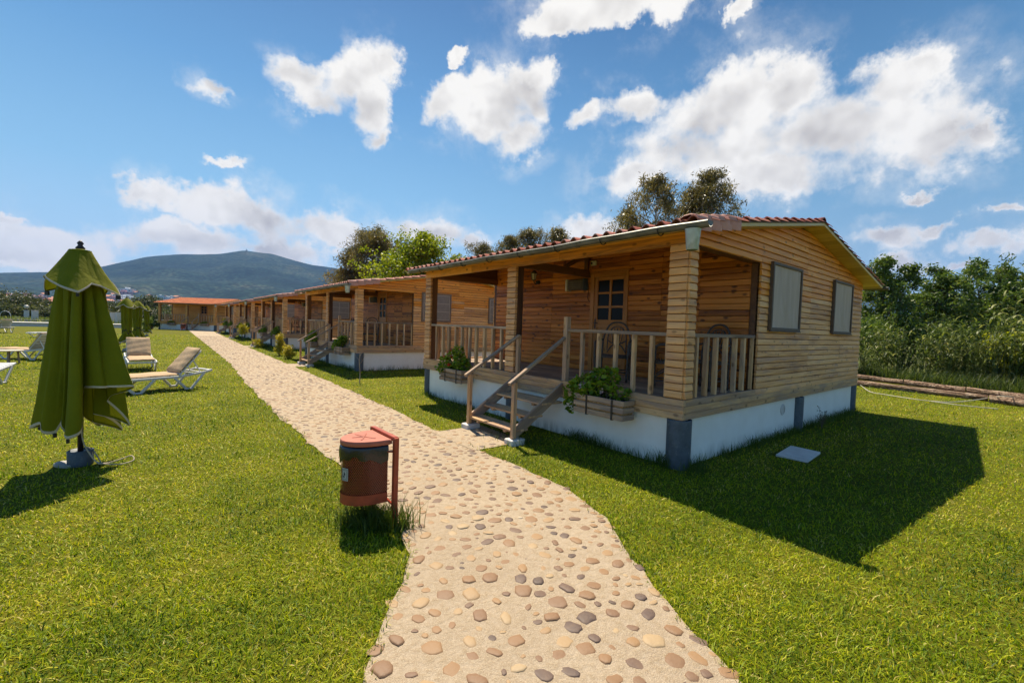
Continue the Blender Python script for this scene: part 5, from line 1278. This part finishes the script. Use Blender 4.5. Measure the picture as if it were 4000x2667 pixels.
# low weeds behind the logs
n = 2600; tt = RS.rand(n); A0, B0 = at(3270, 1478), at(4200, 1590); P = np.stack([A0.x+(B0.x-A0.x)*tt+1.15+RS.normal(0, .22, n), A0.y+(B0.y-A0.y)*tt+RS.normal(0, .1, n)], -1)
o = blades('rough_weeds', P, RS.uniform(.25, .85, n), RS.uniform(.012, .03, n), np.clip(RS.normal(.3, .2, n), 0, 1), np.clip(RS.normal(.35, .2, n), 0, 1), M['leaf_reed'], .4); o['kind'] = 'stuff'
# ornamental shrubs along the path
def hgt(px, pyb, pyt): p = at(px, pyb); D = (p-CAM).dot(FWD); return (pyb-pyt)/FPX*D
SG = 'yellow leaved shrubs along the path'
def yshrub(lab, px, pyb, pyt, rx, n, seed, mat='leaf_yellow', col=True):
    h = hgt(px, pyb, pyt); t = thing('yellow_shrub', lab, 'shrub', tuple(at(px, pyb)), 0, SG); rs = random.Random(seed); C = []; mb = MB()
    for k in range(n):
        u = rs.uniform(.12, 1); c = Vector((rs.gauss(0, rx*.45)*(1.1-u*.45), rs.gauss(0, rx*.45)*(1.1-u*.45), h*u)); C.append(c)
        if k % 2 == 0: mb.tube([(c.x*.1, c.y*.1, -.03), (c.x*.6, c.y*.6, c.z*.6), c], [.009, .006, .003], 4, False)
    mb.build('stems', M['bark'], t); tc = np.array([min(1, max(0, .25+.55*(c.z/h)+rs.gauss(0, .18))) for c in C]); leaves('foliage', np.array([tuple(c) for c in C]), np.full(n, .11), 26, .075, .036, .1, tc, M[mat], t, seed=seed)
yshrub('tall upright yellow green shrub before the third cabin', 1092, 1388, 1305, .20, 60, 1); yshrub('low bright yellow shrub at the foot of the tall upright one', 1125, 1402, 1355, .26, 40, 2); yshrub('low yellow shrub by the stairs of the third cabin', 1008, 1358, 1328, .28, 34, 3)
def standard(lab, px, pyb, pyt, r, seed, mat='leaf_yellow'):
    h = hgt(px, pyb, pyt); t = thing('small_tree', lab, 'tree', tuple(at(px, pyb)), 0, 'small trees along the path'); rs = random.Random(seed); mb = MB(); mb.tube([(0, 0, -.05), (.02, .01, h*.5), (0, 0, h*.9)], [.018, .014, .006], 6)
    C = [Vector((rs.gauss(0, r*.42), rs.gauss(0, r*.42), h*rs.uniform(.45, 1))) for _ in range(34)]
    for c in C[::3]: mb.tube([(0, 0, c.z*.75), c], [.006, .003], 4, False)
    mb.build('trunk', M['bark'], t); leaves('crown', np.array([tuple(c) for c in C]), np.full(34, .16), 26, .10, .05, .2, np.array([rs.gauss(.5, .2) for _ in C]), M[mat], t, seed=seed)
standard('slim yellow sapling on a thin stem before the fourth cabin', 946, 1331, 1268, .27, 5); standard('yellow sapling before the farthest cabin of the row', 883, 1298, 1246, .36, 6)
t = thing('bare_sapling', 'bare thin sapling stick in the grass before the second cabin', 'sapling', tuple(at(1404, 1497))); h = hgt(1404, 1497, 1375); mb = MB(); mb.tube(smooth([(0, 0, -.05), (.01, .0, h*.35), (-.015, .01, h*.7), (.0, .0, h)]), [.013]*8+[.009]*6+[.005]*5, 6); mb.build('stem', M['palebark'], t)
mb = MB()
for z, a, l in ((.62, .3, .22), (.72, 2.6, .25), (.8, 1.2, .16), (.55, 4.2, .15), (.88, 5.0, .14)): mb.tube(smooth([(0, 0, h*z), (l*.5*math.cos(a), l*.5*math.sin(a), h*z+l*.6), (l*.7*math.cos(a), l*.7*math.sin(a), h*z+l*1.3)], 3), .004, 4)
mb.build('twigs', M['palebark'], t)
t = thing('dry_weed', 'thin dry weed against the white plinth right of the grille', 'weed', (9.95, 2.72, 0)); mb = MB(); rs = random.Random(9); Cw = []; seeds_done = 0
for k in range(9):
    a = rs.uniform(0, 6.28); l = rs.uniform(.25, .55); e = rs.uniform(.7, 1.3); p = Vector((math.cos(a)*math.cos(e)*l, math.sin(a)*math.cos(e)*l*.4, math.sin(e)*l)); mb.tube(smooth([(0, 0, 0), tuple(p*.5+Vector((0, 0, .05))), tuple(p)], 4), .0035, 4); Cw += [p*u for u in (.5, .65, .8, .95)]
mb.build('stalks', M['bark'], t); leaves('foliage', np.array([tuple(c) for c in Cw]), np.full(len(Cw), .03), 5, .03, .014, 0, np.full(len(Cw), .2), M['leaf_euc'], t)  # the foliage part here is the weed's seed heads, built as small leaf quads
b = at(590, 1286); t = put(make_bush('clipped_shrub', 'round dark clipped shrub by the red brown wall', .75, .75, 1.25, 60, (M['bark'], M['leaf_ash']), (.12, .07), 81, 70, .20), b)
# the thicket runs on beyond the frame as one mass
rs = np.random.RandomState(77); n = 620; pxs = rs.uniform(4130, 6200, n); D_ = rs.uniform(17.5, 27, n); C = []
for a, d in zip(pxs, D_):
    p = deep(a, 1300, d)
    if p.x > 21.8: C.append((p.x, p.y, rs.uniform(.1, 1.0)*(1.3+2.6*min(1, (d-17)/7))*(.7+.5*mn.noise((p.x*.35, p.y*.35, 2)))))
o = leaves('thicket', np.array(C), np.full(len(C), .55), 110, .24, .075, .3, rs.normal(.42, .2, len(C)), M['leaf_ash'], None, seed=78); o['kind'] = 'stuff'
# ------------------------------------------------------------ pool edge and far things
def xy(px, py, z=0): p = at(px, py, z); return p
mb = MB(); mb.box((-46, 68.6, -.05), (-3.2, 69.0, .34), 0, .01); mb.box((-46, 68.5, .34), (-3.1, 71.2, .42), 0, .01)
props(mb.build('pool_kerb', M['palestone']), 'pale raised kerb of the pool terrace beyond the lawn', 'kerb')
mb = MB(); mb.box((-60, 75.5, -.05), (-4.0, 75.9, .62), 0, .01)
props(mb.build('terrace_wall', plain_mat('greyed_pink_render', (.42, .36, .34), .85, .15, 3)), 'low greyish terrace wall behind the pool kerb', 'wall')
def pillar(lab, px0, px1, pyt, D, z0=.35):
    w = (px1-px0)/FPX*D; c = deep((px0+px1)/2, 1240, D); zt = deep((px0+px1)/2, pyt, D).z; t = MB(); t.box((-w/2, -w/2, z0-.4), (w/2, w/2, zt), 2, .02); t.box((-w/2-.03, -w/2-.03, zt+.002), (w/2+.03, w/2+.03, zt+.06), 0, .01)
    o = t.build('square_pillar', M['palestone']); o.location = (c.x, c.y, 0); o.rotation_euler.z = .3; return props(o, lab, 'pillar', 'square pillars by the pool'), c, zt
_, c, zt = pillar('pale square pillar carrying a globe lamp, by the pool', 97, 110, 1213, 60)
pillar('greyer square pillar in front, right of the globe lamp pillar', 128, 145, 1214, 55)
pillar('pale square pillar half hidden by the big parasol', 433, 446, 1222, 58); pillar('pale square pillar left of the strapped parasol', 455, 470, 1222, 56)
t = thing('globe_lamp', 'white globe lamp on top of the pool pillar', 'lamp', (c.x, c.y, zt+.06)); MB().lathe([(.16, 0), (.16, .05), (.07, .08), (.07, .20)], 12).build('lamp_base', M['black'], t); MB().lathe([(.02+.25*math.sin(math.pi*k/12), .20+.25-.25*math.cos(math.pi*k/12)) for k in range(13)], 16).build('globe', M['glassw'], t)
c = deep(21, 1257, 62); t = MB(); t.tube(smooth([(-.62, 0, .35), (-.62, 0, .9), (-.42, 0, 1.30), (0, 0, 1.46), (.42, 0, 1.30), (.62, 0, .9), (.62, 0, .35)]), .035, 8); t.tube(smooth([(.62, 0, .40), (1.1, 0, .65), (1.7, 0, .62), (2.6, 0, .42)]), .03, 8)
o = t.build('pool_ladder', M['whitem']); o.location = (c.x, c.y, 0); o.rotation_euler.z = -.5; props(o, 'white hooped pool ladder rail at the far left', 'handrail')
mb = MB(); a, b = xy(520, 1271), xy(648, 1274); D_ = 70; a = deep(500, 1270, 66); b = deep(700, 1270, 74); mb.bar((a.x, a.y, .35), (b.x, b.y, .35), .3, .9, (0, 0, 1), .02); mb.bar((a.x, a.y, .83), (b.x, b.y, .83), .38, .05, (0, 0, 1), .01, mi=1)
props(mb.build('garden_wall', [M['brickred'], M['palestone']]), 'low red brown wall left of the end cabin', 'wall')
n = 26000; P = np.stack([RS.uniform(-58, 3, n), RS.uniform(71.8, 92, n)], -1); P = P[~((P[:, 0] > -2) & (P[:, 1] < 74))]
P = P[(P[:, 1] > 76.5) | (P[:, 1] < 74.8)]; n = len(P)
o = blades('meadow_weeds', P, RS.uniform(.35, 1.05, n), RS.uniform(.05, .12, n), np.clip(RS.normal(.25, .2, n), 0, 1), np.clip(RS.normal(.66, .2, n), 0, 1), M['leaf_reed'], .3); o['kind'] = 'stuff'
def ftree(label, px, pyt, D, w, seed, n=60, trunk=False, mat='leaf_far'):
    h = deep(px, pyt, D).z; t = make_bush('broad_tree', label, w, w*.8, h*.80, n, (M['bark'], M[mat]), (.42, .25), seed, 110, max(.6, w*.24), 'trees beyond the pool', 'tree'); p = base_of(px, D); t.location = (p.x, p.y, 0); return t
for i, a in enumerate([('large dark tree at the far left beyond the pool', 30, 1128, 100, 6.5, 80), ('dark tree right of the large far left one', 125, 1152, 105, 4.5, 60), ('pale green bush low at the far left', 45, 1195, 92, 4.2, 50), ('hedge tree behind the globe lamp pillar', 185, 1180, 112, 4.5, 50), ('hedge bush behind the greyer pillar', 175, 1200, 96, 3.6, 46), ('hedge tree left of the big parasol', 240, 1183, 108, 4.2, 50), ('tall bush behind the far parasol', 300, 1176, 110, 4.5, 50),
    ('bush glimpsed behind the big parasol', 370, 1185, 110, 5, 50), ('bright green bush right of the big parasol', 437, 1190, 92, 3.0, 46), ('brownish round tree above the pillars', 455, 1163, 125, 4.0, 50), ('round dark tree behind the strapped parasol', 540, 1163, 115, 3.6, 46), ('tallest brownish tree left of the end cabin', 585, 1143, 108, 4.4, 70), ('dark hedge bush behind the lone parasol', 560, 1205, 90, 4.0, 46), ('dark hedge bush beside the red brown wall', 612, 1205, 88, 3.4, 46), ('low bush at the left post of the end cabin', 645, 1222, 84, 2.6, 40), ('bush seen through the end cabin porch', 690, 1205, 95, 3.6, 46),
    ('far tree glimpsed above the end cabin roof', 690, 1190, 160, 6, 46)]):
    ftree(a[0], a[1], a[2], a[3], a[4], 100+i, a[5])

# ------------------------------------------------------------ mountain and town
def azel(px, py): d = ray(px, py); return math.atan2(d.x, d.y), math.atan2(d.z, math.hypot(d.x, d.y))
TAB = [(-1500, 1075), (-300, 1066), (0, 1066), (200, 1063), (300, 1054), (400, 1040), (480, 1022), (560, 1006), (640, 998), (700, 995), (780, 993), (850, 991), (900, 985), (955, 979), (1000, 983), (1060, 992), (1100, 1003), (1160, 1020), (1220, 1036), (1300, 1047), (1400, 1064), (1500, 1088), (1800, 1130), (2200, 1150), (2800, 1150), (3370, 1135), (3500, 1148), (3740, 1158), (3800, 1168), (4000, 1180), (4700, 1190), (5600, 1200)]
TA = np.array([azel(*p) for p in TAB])
# the lens is tilted: sort by azimuth
TA = TA[np.argsort(TA[:, 0])]
R0 = 1250.0
def ridge_r(az): return float(np.interp(az, [azel(1400, 1100)[0], azel(2200, 1100)[0]], [4100, 6200]))
def terr(az, r):
    rr = ridge_r(az); el = float(np.interp(az, TA[:, 0], TA[:, 1])); zr = CAM.z+math.tan(el)*rr
    x, y = r*math.sin(az), r*math.cos(az); s = (r-R0)/(rr-R0)
    if s <= 1:
        s = max(0, s); b = zr*(.50*s+.50*s**1.8); nz = .16*zr*math.sin(math.pi*s)*(mn.noise((x*.0016, y*.0016, 1))+.5*mn.noise((x*.004, y*.004, 4)))
        return b+nz+zr*.018*mn.noise((x*.006, y*.006, 2))*s
    return zr*(1-(s-1)*1.6)
AZ = np.linspace(TA[0, 0], TA[-1, 0], 420); SS = [0, .02, .05]+[.05+.95*(k/44)**.9 for k in range(1, 45)]+[1.08, 1.3]
P = []
for s in SS:
    row = []
    for az in AZ:
        rr = ridge_r(az); r = R0+(rr-R0)*s; row.append((r*math.sin(az), r*math.cos(az), terr(az, r)))
    P.append(row)
mb = MB(); mb.grid(P[::-1] if True else P); hill = mb.build('mountain', M['hill']); hill['kind'] = 'structure'
def house_mesh(w, d, h, roof, wallm, roofm):
    mb = MB(); mb.box((-w/2, -d/2, -4), (w/2, d/2, h), 2, .05, .5)
    if roof:
        o = .5; rz = h+w*.22; v = [(-w/2-o, -d/2-o, h-.1), (w/2+o, -d/2-o, h-.1), (w/2+o, d/2+o, h-.1), (-w/2-o, d/2+o, h-.1), (0, -d/2-o, rz), (0, d/2+o, rz)]; mb.add(v, [(0, 1, 4), (2, 3, 5), (1, 2, 5, 4), (3, 0, 4, 5), (0, 3, 2, 1)], None, .5, 1)
    else: mb.box((-w/2-.3, -d/2-.3, h+.02), (w/2+.3, d/2+.3, h+.8), 0, .05, .5, None, 0); mb.box((-w*.2, -d*.2, h+.82), (w*.15, d*.2, h+3), 2, .05, .5)
    for k in range(int(w//4)):
        for f in range(int(h//3)):
            x = -w/2+2+k*4; mb.box((x-.7, -d/2-.06, 1+f*3), (x+.7, -d/2+.02, 2.3+f*3), 0, .01, .5, None, 2); mb.box((x-.7, d/2-.02, 1+f*3), (x+.7, d/2+.06, 2.3+f*3), 0, .01, .5, None, 2)
    return mb
WHT, CRM, PNK, ORG = plain_mat('town_white_wall', (.75, .74, .72), .8), plain_mat('town_cream_wall', (.66, .56, .44), .8), plain_mat('town_pink_wall', (.62, .36, .34), .8), plain_mat('town_orange_roof', (.50, .20, .10), .8)
protoH = [(house_mesh(12, 15, 6, False, 0, 0), [WHT, ORG, M['pane']], 'tiny white flat roofed building in the hazy town below the mountain', 'white town buildings'), (house_mesh(11, 14, 5.5, True, 0, 0), [CRM, ORG, M['pane']], 'tiny cream house with orange roof in the hazy town below the mountain', 'cream town houses'), (house_mesh(16, 14, 9, False, 0, 0), [PNK, ORG, M['pane']], 'tiny pink block in the hazy town below the mountain', 'pink town blocks')]
hm = [m.mesh('town_building', mats) for m, mats, _, _ in protoH]
rsT = random.Random(5)
def town(k, px, s, rz=None, sc=1.0):
    az = azel(px, 1150)[0]; rr = ridge_r(az); r = R0+(rr-R0)*s; o = bpy.data.objects.new('town_building', hm[k]); COL.objects.link(o)
    o.location = (r*math.sin(az), r*math.cos(az), terr(az, r)); o.rotation_euler.z = rsT.uniform(0, 3.1) if rz is None else rz; o.scale = (sc,)*3; props(o, protoH[k][2], 'building', protoH[k][3]); return o
for i in range(150):
    px = rsT.choice([rsT.gauss(60, 45), rsT.gauss(130, 60), rsT.gauss(480, 45), rsT.gauss(640, 70), rsT.uniform(-150, 800), rsT.gauss(260, 80)]); s = abs(rsT.gauss(.10, .09))+.01
    town(rsT.choice([0, 0, 1, 1, 1, 2]), px, min(.34, s), None, rsT.uniform(.9, 1.5))
o = town(0, 500, .30, -.3, 2.6); o['label'] = 'largest pale block standing highest in the town'; del o['group']
o = town(2, 485, .24, -.3, 2.2); o['label'] = 'long pink building just below the highest town block'; del o['group']
mb = MB(); mb.box((-65, -9, -3), (65, 9, 7), 0, .1); mb.box((-66, -10, 7.02), (66, 10, 7.8), 0, .1); o = mb.build('warehouse', WHT); az = azel(165, 1176)[0]; o.location = (1230*math.sin(az), 1230*math.cos(az), 8); o.rotation_euler.z = -az; props(o, 'long low white shed in front of the town at far left', 'building')
az = azel(963, 978)[0]; mb = MB(); mb.box((-6, -6, -3), (6, 6, 8), 2, .2); mb.tube([(0, 0, 12), (0, 0, 24)], .5, 8); o = mb.build('summit_hut', CRM); o.location = (4100*math.sin(az), 4100*math.cos(az), terr(az, 4100)); props(o, 'tiny hut with a mast on the mountain summit', 'building')

# ------------------------------------------------------------ camera, sun, sky, air
cd = bpy.data.cameras.new('camera'); co = bpy.data.objects.new('camera', cd); COL.objects.link(co); S.camera = co
cd.sensor_fit = 'HORIZONTAL'; cd.sensor_width = 36; cd.lens = FPX/4000*36; cd.clip_start = .05; cd.clip_end = 30000
m3 = Matrix((RGT.normalized(), UPV.normalized(), -FWD.normalized())).transposed(); co.matrix_world = Matrix.Translation(CAM) @ m3.to_4x4()
SUN = Vector((.59, 2.15, 3.85)).normalized()
sl = bpy.data.lights.new('sun', 'SUN'); sl.energy = 5.0; sl.angle = R(.53); sl.color = (1, .89, .70); so = bpy.data.objects.new('sun', sl); COL.objects.link(so); so.rotation_euler = SUN.to_track_quat('Z', 'Y').to_euler(); so.location = (0, 0, 60)
w = S.world; w.use_nodes = True; nt = NT(w.node_tree); nt.n.clear(); wo = nt.new('ShaderNodeOutputWorld'); bg = nt.new('ShaderNodeBackground'); nt.l.new(bg.outputs[0], wo.inputs[0]); bg.inputs[1].default_value = .15
sk = nt.new('ShaderNodeTexSky', sky_type='NISHITA'); sk.sun_disc = False; sk.sun_elevation = math.asin(SUN.z); sk.sun_rotation = math.atan2(SUN.x, SUN.y); sk.air_density = 1.0; sk.dust_density = .6; sk.ozone_density = 2.0; sk.altitude = 50
dirv = nt.new('ShaderNodeTexCoord').outputs['Generated']
hs = nt.new('ShaderNodeHueSaturation'); nt.l.new(sk.outputs[0], hs.inputs['Color']); hs.inputs['Saturation'].default_value = 1.12; hs.inputs['Value'].default_value = .57; hs.inputs['Hue'].default_value = .497
# clouds: groups of soft ellipses in azimuth/elevation broken up by fractal noise
sp = nt.new('ShaderNodeSeparateXYZ'); nt.l.new(dirv, sp.inputs[0])
AZs = nt.math('ARCTAN2', sp.outputs[0], sp.outputs[1]); ELs = nt.math('ARCSINE', sp.outputs[2])
wn = nt.noise(dirv, 8, 6, .65, 0, 1); wsp = nt.new('ShaderNodeSeparateColor'); nt.l.new(wn, wsp.inputs[0])
AZw = nt.math('ADD', AZs, nt.math('MULTIPLY', nt.math('SUBTRACT', wsp.outputs[0], .5), .16)); ELw = nt.math('ADD', ELs, nt.math('MULTIPLY', nt.math('SUBTRACT', wsp.outputs[1], .5), .14))
grp = bpy.data.node_groups.new('cloud_blob', 'ShaderNodeTree')
for nme in ('az', 'el', 'a0', 'e0', 'sa', 'se', 'rot'): grp.interface.new_socket(nme, in_out='INPUT', socket_type='NodeSocketFloat')
grp.interface.new_socket('d', in_out='OUTPUT', socket_type='NodeSocketFloat')
G = NT(grp); gi = G.new('NodeGroupInput'); go = G.new('NodeGroupOutput'); I = gi.outputs
u = G.math('SUBTRACT', I['az'], I['a0']); v = G.math('SUBTRACT', I['el'], I['e0']); cs = G.math('COSINE', I['rot']); sn = G.math('SINE', I['rot'])
u2 = G.math('DIVIDE', G.math('ADD', G.math('MULTIPLY', u, cs), G.math('MULTIPLY', v, sn)), I['sa']); v2 = G.math('DIVIDE', G.math('SUBTRACT', G.math('MULTIPLY', v, cs), G.math('MULTIPLY', u, sn)), I['se'])
G.l.new(G.math('SUBTRACT', 1.0, G.math('SQRT', G.math('ADD', G.math('MULTIPLY', u2, u2), G.math('MULTIPLY', v2, v2)))), go.inputs['d'])
CL_ = CLOUDS
dens = None
for (px, py, wx, wy, rot) in CL_:
    a0, e0 = azel(px, py); sa = abs(azel(px+wx, py)[0]-azel(px-wx, py)[0])/2; se = abs(azel(px, py-wy)[1]-azel(px, py+wy)[1])/2
    g = nt.n.new('ShaderNodeGroup'); g.node_tree = grp; nt.l.new(AZw, g.inputs['az']); nt.l.new(ELw, g.inputs['el'])
    for k, val in (('a0', a0), ('e0', e0), ('sa', sa), ('se', se), ('rot', rot)): g.inputs[k].default_value = val
    o_ = g.outputs[0]
    if dens is None: dens = o_
    else:
        mx = nt.new('ShaderNodeMath', operation='SMOOTH_MAX'); nt.l.new(dens, mx.inputs[0]); nt.l.new(o_, mx.inputs[1]); mx.inputs[2].default_value = .25; dens = mx.outputs[0]
fb = nt.noise(dirv, 7, 9, .66, .1); fb2 = nt.noise(dirv, 3.0, 5, .55, .3); fb3 = nt.noise(nt.vmath('ADD', dirv, (.004, .014, .028)), 7, 3, .55, .1)
pf = nt.n.new('ShaderNodeTexVoronoi'); pf.feature = 'SMOOTH_F1'; nt.put(pf.inputs['Vector'], nt.vmath('ADD', dirv, nt.vmath('SCALE', wn, None, .06))); pf.inputs['Scale'].default_value = 13; pf.inputs['Smoothness'].default_value = .6; pf.inputs['Detail'].default_value = 2
fb4 = nt.noise(dirv, 7, 3, .55, .1)
puff = nt.math('SUBTRACT', .45, pf.outputs[0])
den = nt.math('ADD', dens, nt.math('ADD', nt.math('ADD', .34, nt.math('MULTIPLY', nt.math('SUBTRACT', fb, .5), 2.3)), nt.math('ADD', nt.math('MULTIPLY', nt.math('SUBTRACT', fb2, .5), .5), nt.math('MULTIPLY', puff, .55))))
soft = nt.mapr(fb2, .33, .62, .30, 1.05)
alpha = nt.mapr(den, -.05, soft, 0, 1, True)
wisp = nt.math('MULTIPLY', nt.mapr(dens, -.9, .0), nt.mapr(fb, .44, .70, 0, .55, True)); alpha = nt.math('MAXIMUM', alpha, wisp)
core = nt.math('MULTIPLY', nt.mapr(dens, .18, .80, 0, 1, True), nt.mapr(fb2, .36, .62, .15, 1.0)); relief = nt.math('MULTIPLY', nt.math('SUBTRACT', fb3, fb4), 3.2)
sh = nt.math('ADD', nt.math('MULTIPLY', core, .75), nt.math('ADD', relief, nt.math('MULTIPLY', puff, -.20)), clamp=True); sh = nt.math('MULTIPLY', sh, nt.mapr(den, .05, .7, .1, 1))
ccol = nt.mix(sh, (1.0*CLB, .97*CLB, .915*CLB), (.56*CLB, .53*CLB, .505*CLB))
eln = nt.mapr(ELs, 0, 1.3)
grad = nt.ramp(eln, [(0, (.46, .60, .70)), (.08, (.37, .56, .71)), (.19, (.215, .435, .63)), (.34, (.10, .275, .50)), (.47, (.042, .155, .345)), (.92, (.022, .10, .27))])
azf = nt.mapr(AZs, .3, 1.4, 1.12, .80, True); grad = nt.vmath('SCALE', grad, None, nt.math('MULTIPLY', azf, SKYV))
sky2 = nt.mix(.82, hs.outputs[0], grad)
cl = nt.mix(alpha, sky2, ccol); nt.l.new(cl, bg.inputs[0])
try: w.cycles.sampling_method = 'MANUAL'; w.cycles.sample_map_resolution = 512
except Exception: pass
hz = MB(); hz.box((-6500, -3000, -1.5), (7500, 7500, 800), 0, .0001); ho = hz.build('haze', bpy.data.materials.new('haze_air')); ho['kind'] = 'stuff'
hm_ = ho.data.materials[0]; hm_.use_nodes = True; h2 = NT(hm_.node_tree); h2.n.clear(); hout = h2.new('ShaderNodeOutputMaterial'); pv = h2.new('ShaderNodeVolumePrincipled')
pv.inputs['Color'].default_value = (.20, .42, .95, 1); pv.inputs['Density'].default_value = HAZE; pv.inputs['Anisotropy'].default_value = 0.0; h2.l.new(pv.outputs[0], hout.inputs[1])
S.view_settings.view_transform = 'Standard'; S.view_settings.look = 'None'; S.view_settings.exposure = EXPO; S.view_settings.gamma = 1
c_ = S.cycles; c_.max_bounces = 6; c_.diffuse_bounces = 3; c_.glossy_bounces = 2; c_.transmission_bounces = 3; c_.transparent_max_bounces = 12; c_.volume_bounces = 0; c_.use_denoising = True; c_.caustics_reflective = False; c_.caustics_refractive = False; c_.sample_clamp_indirect = 6
c_.use_adaptive_sampling = True; c_.adaptive_threshold = .02
S.render.use_persistent_data = False
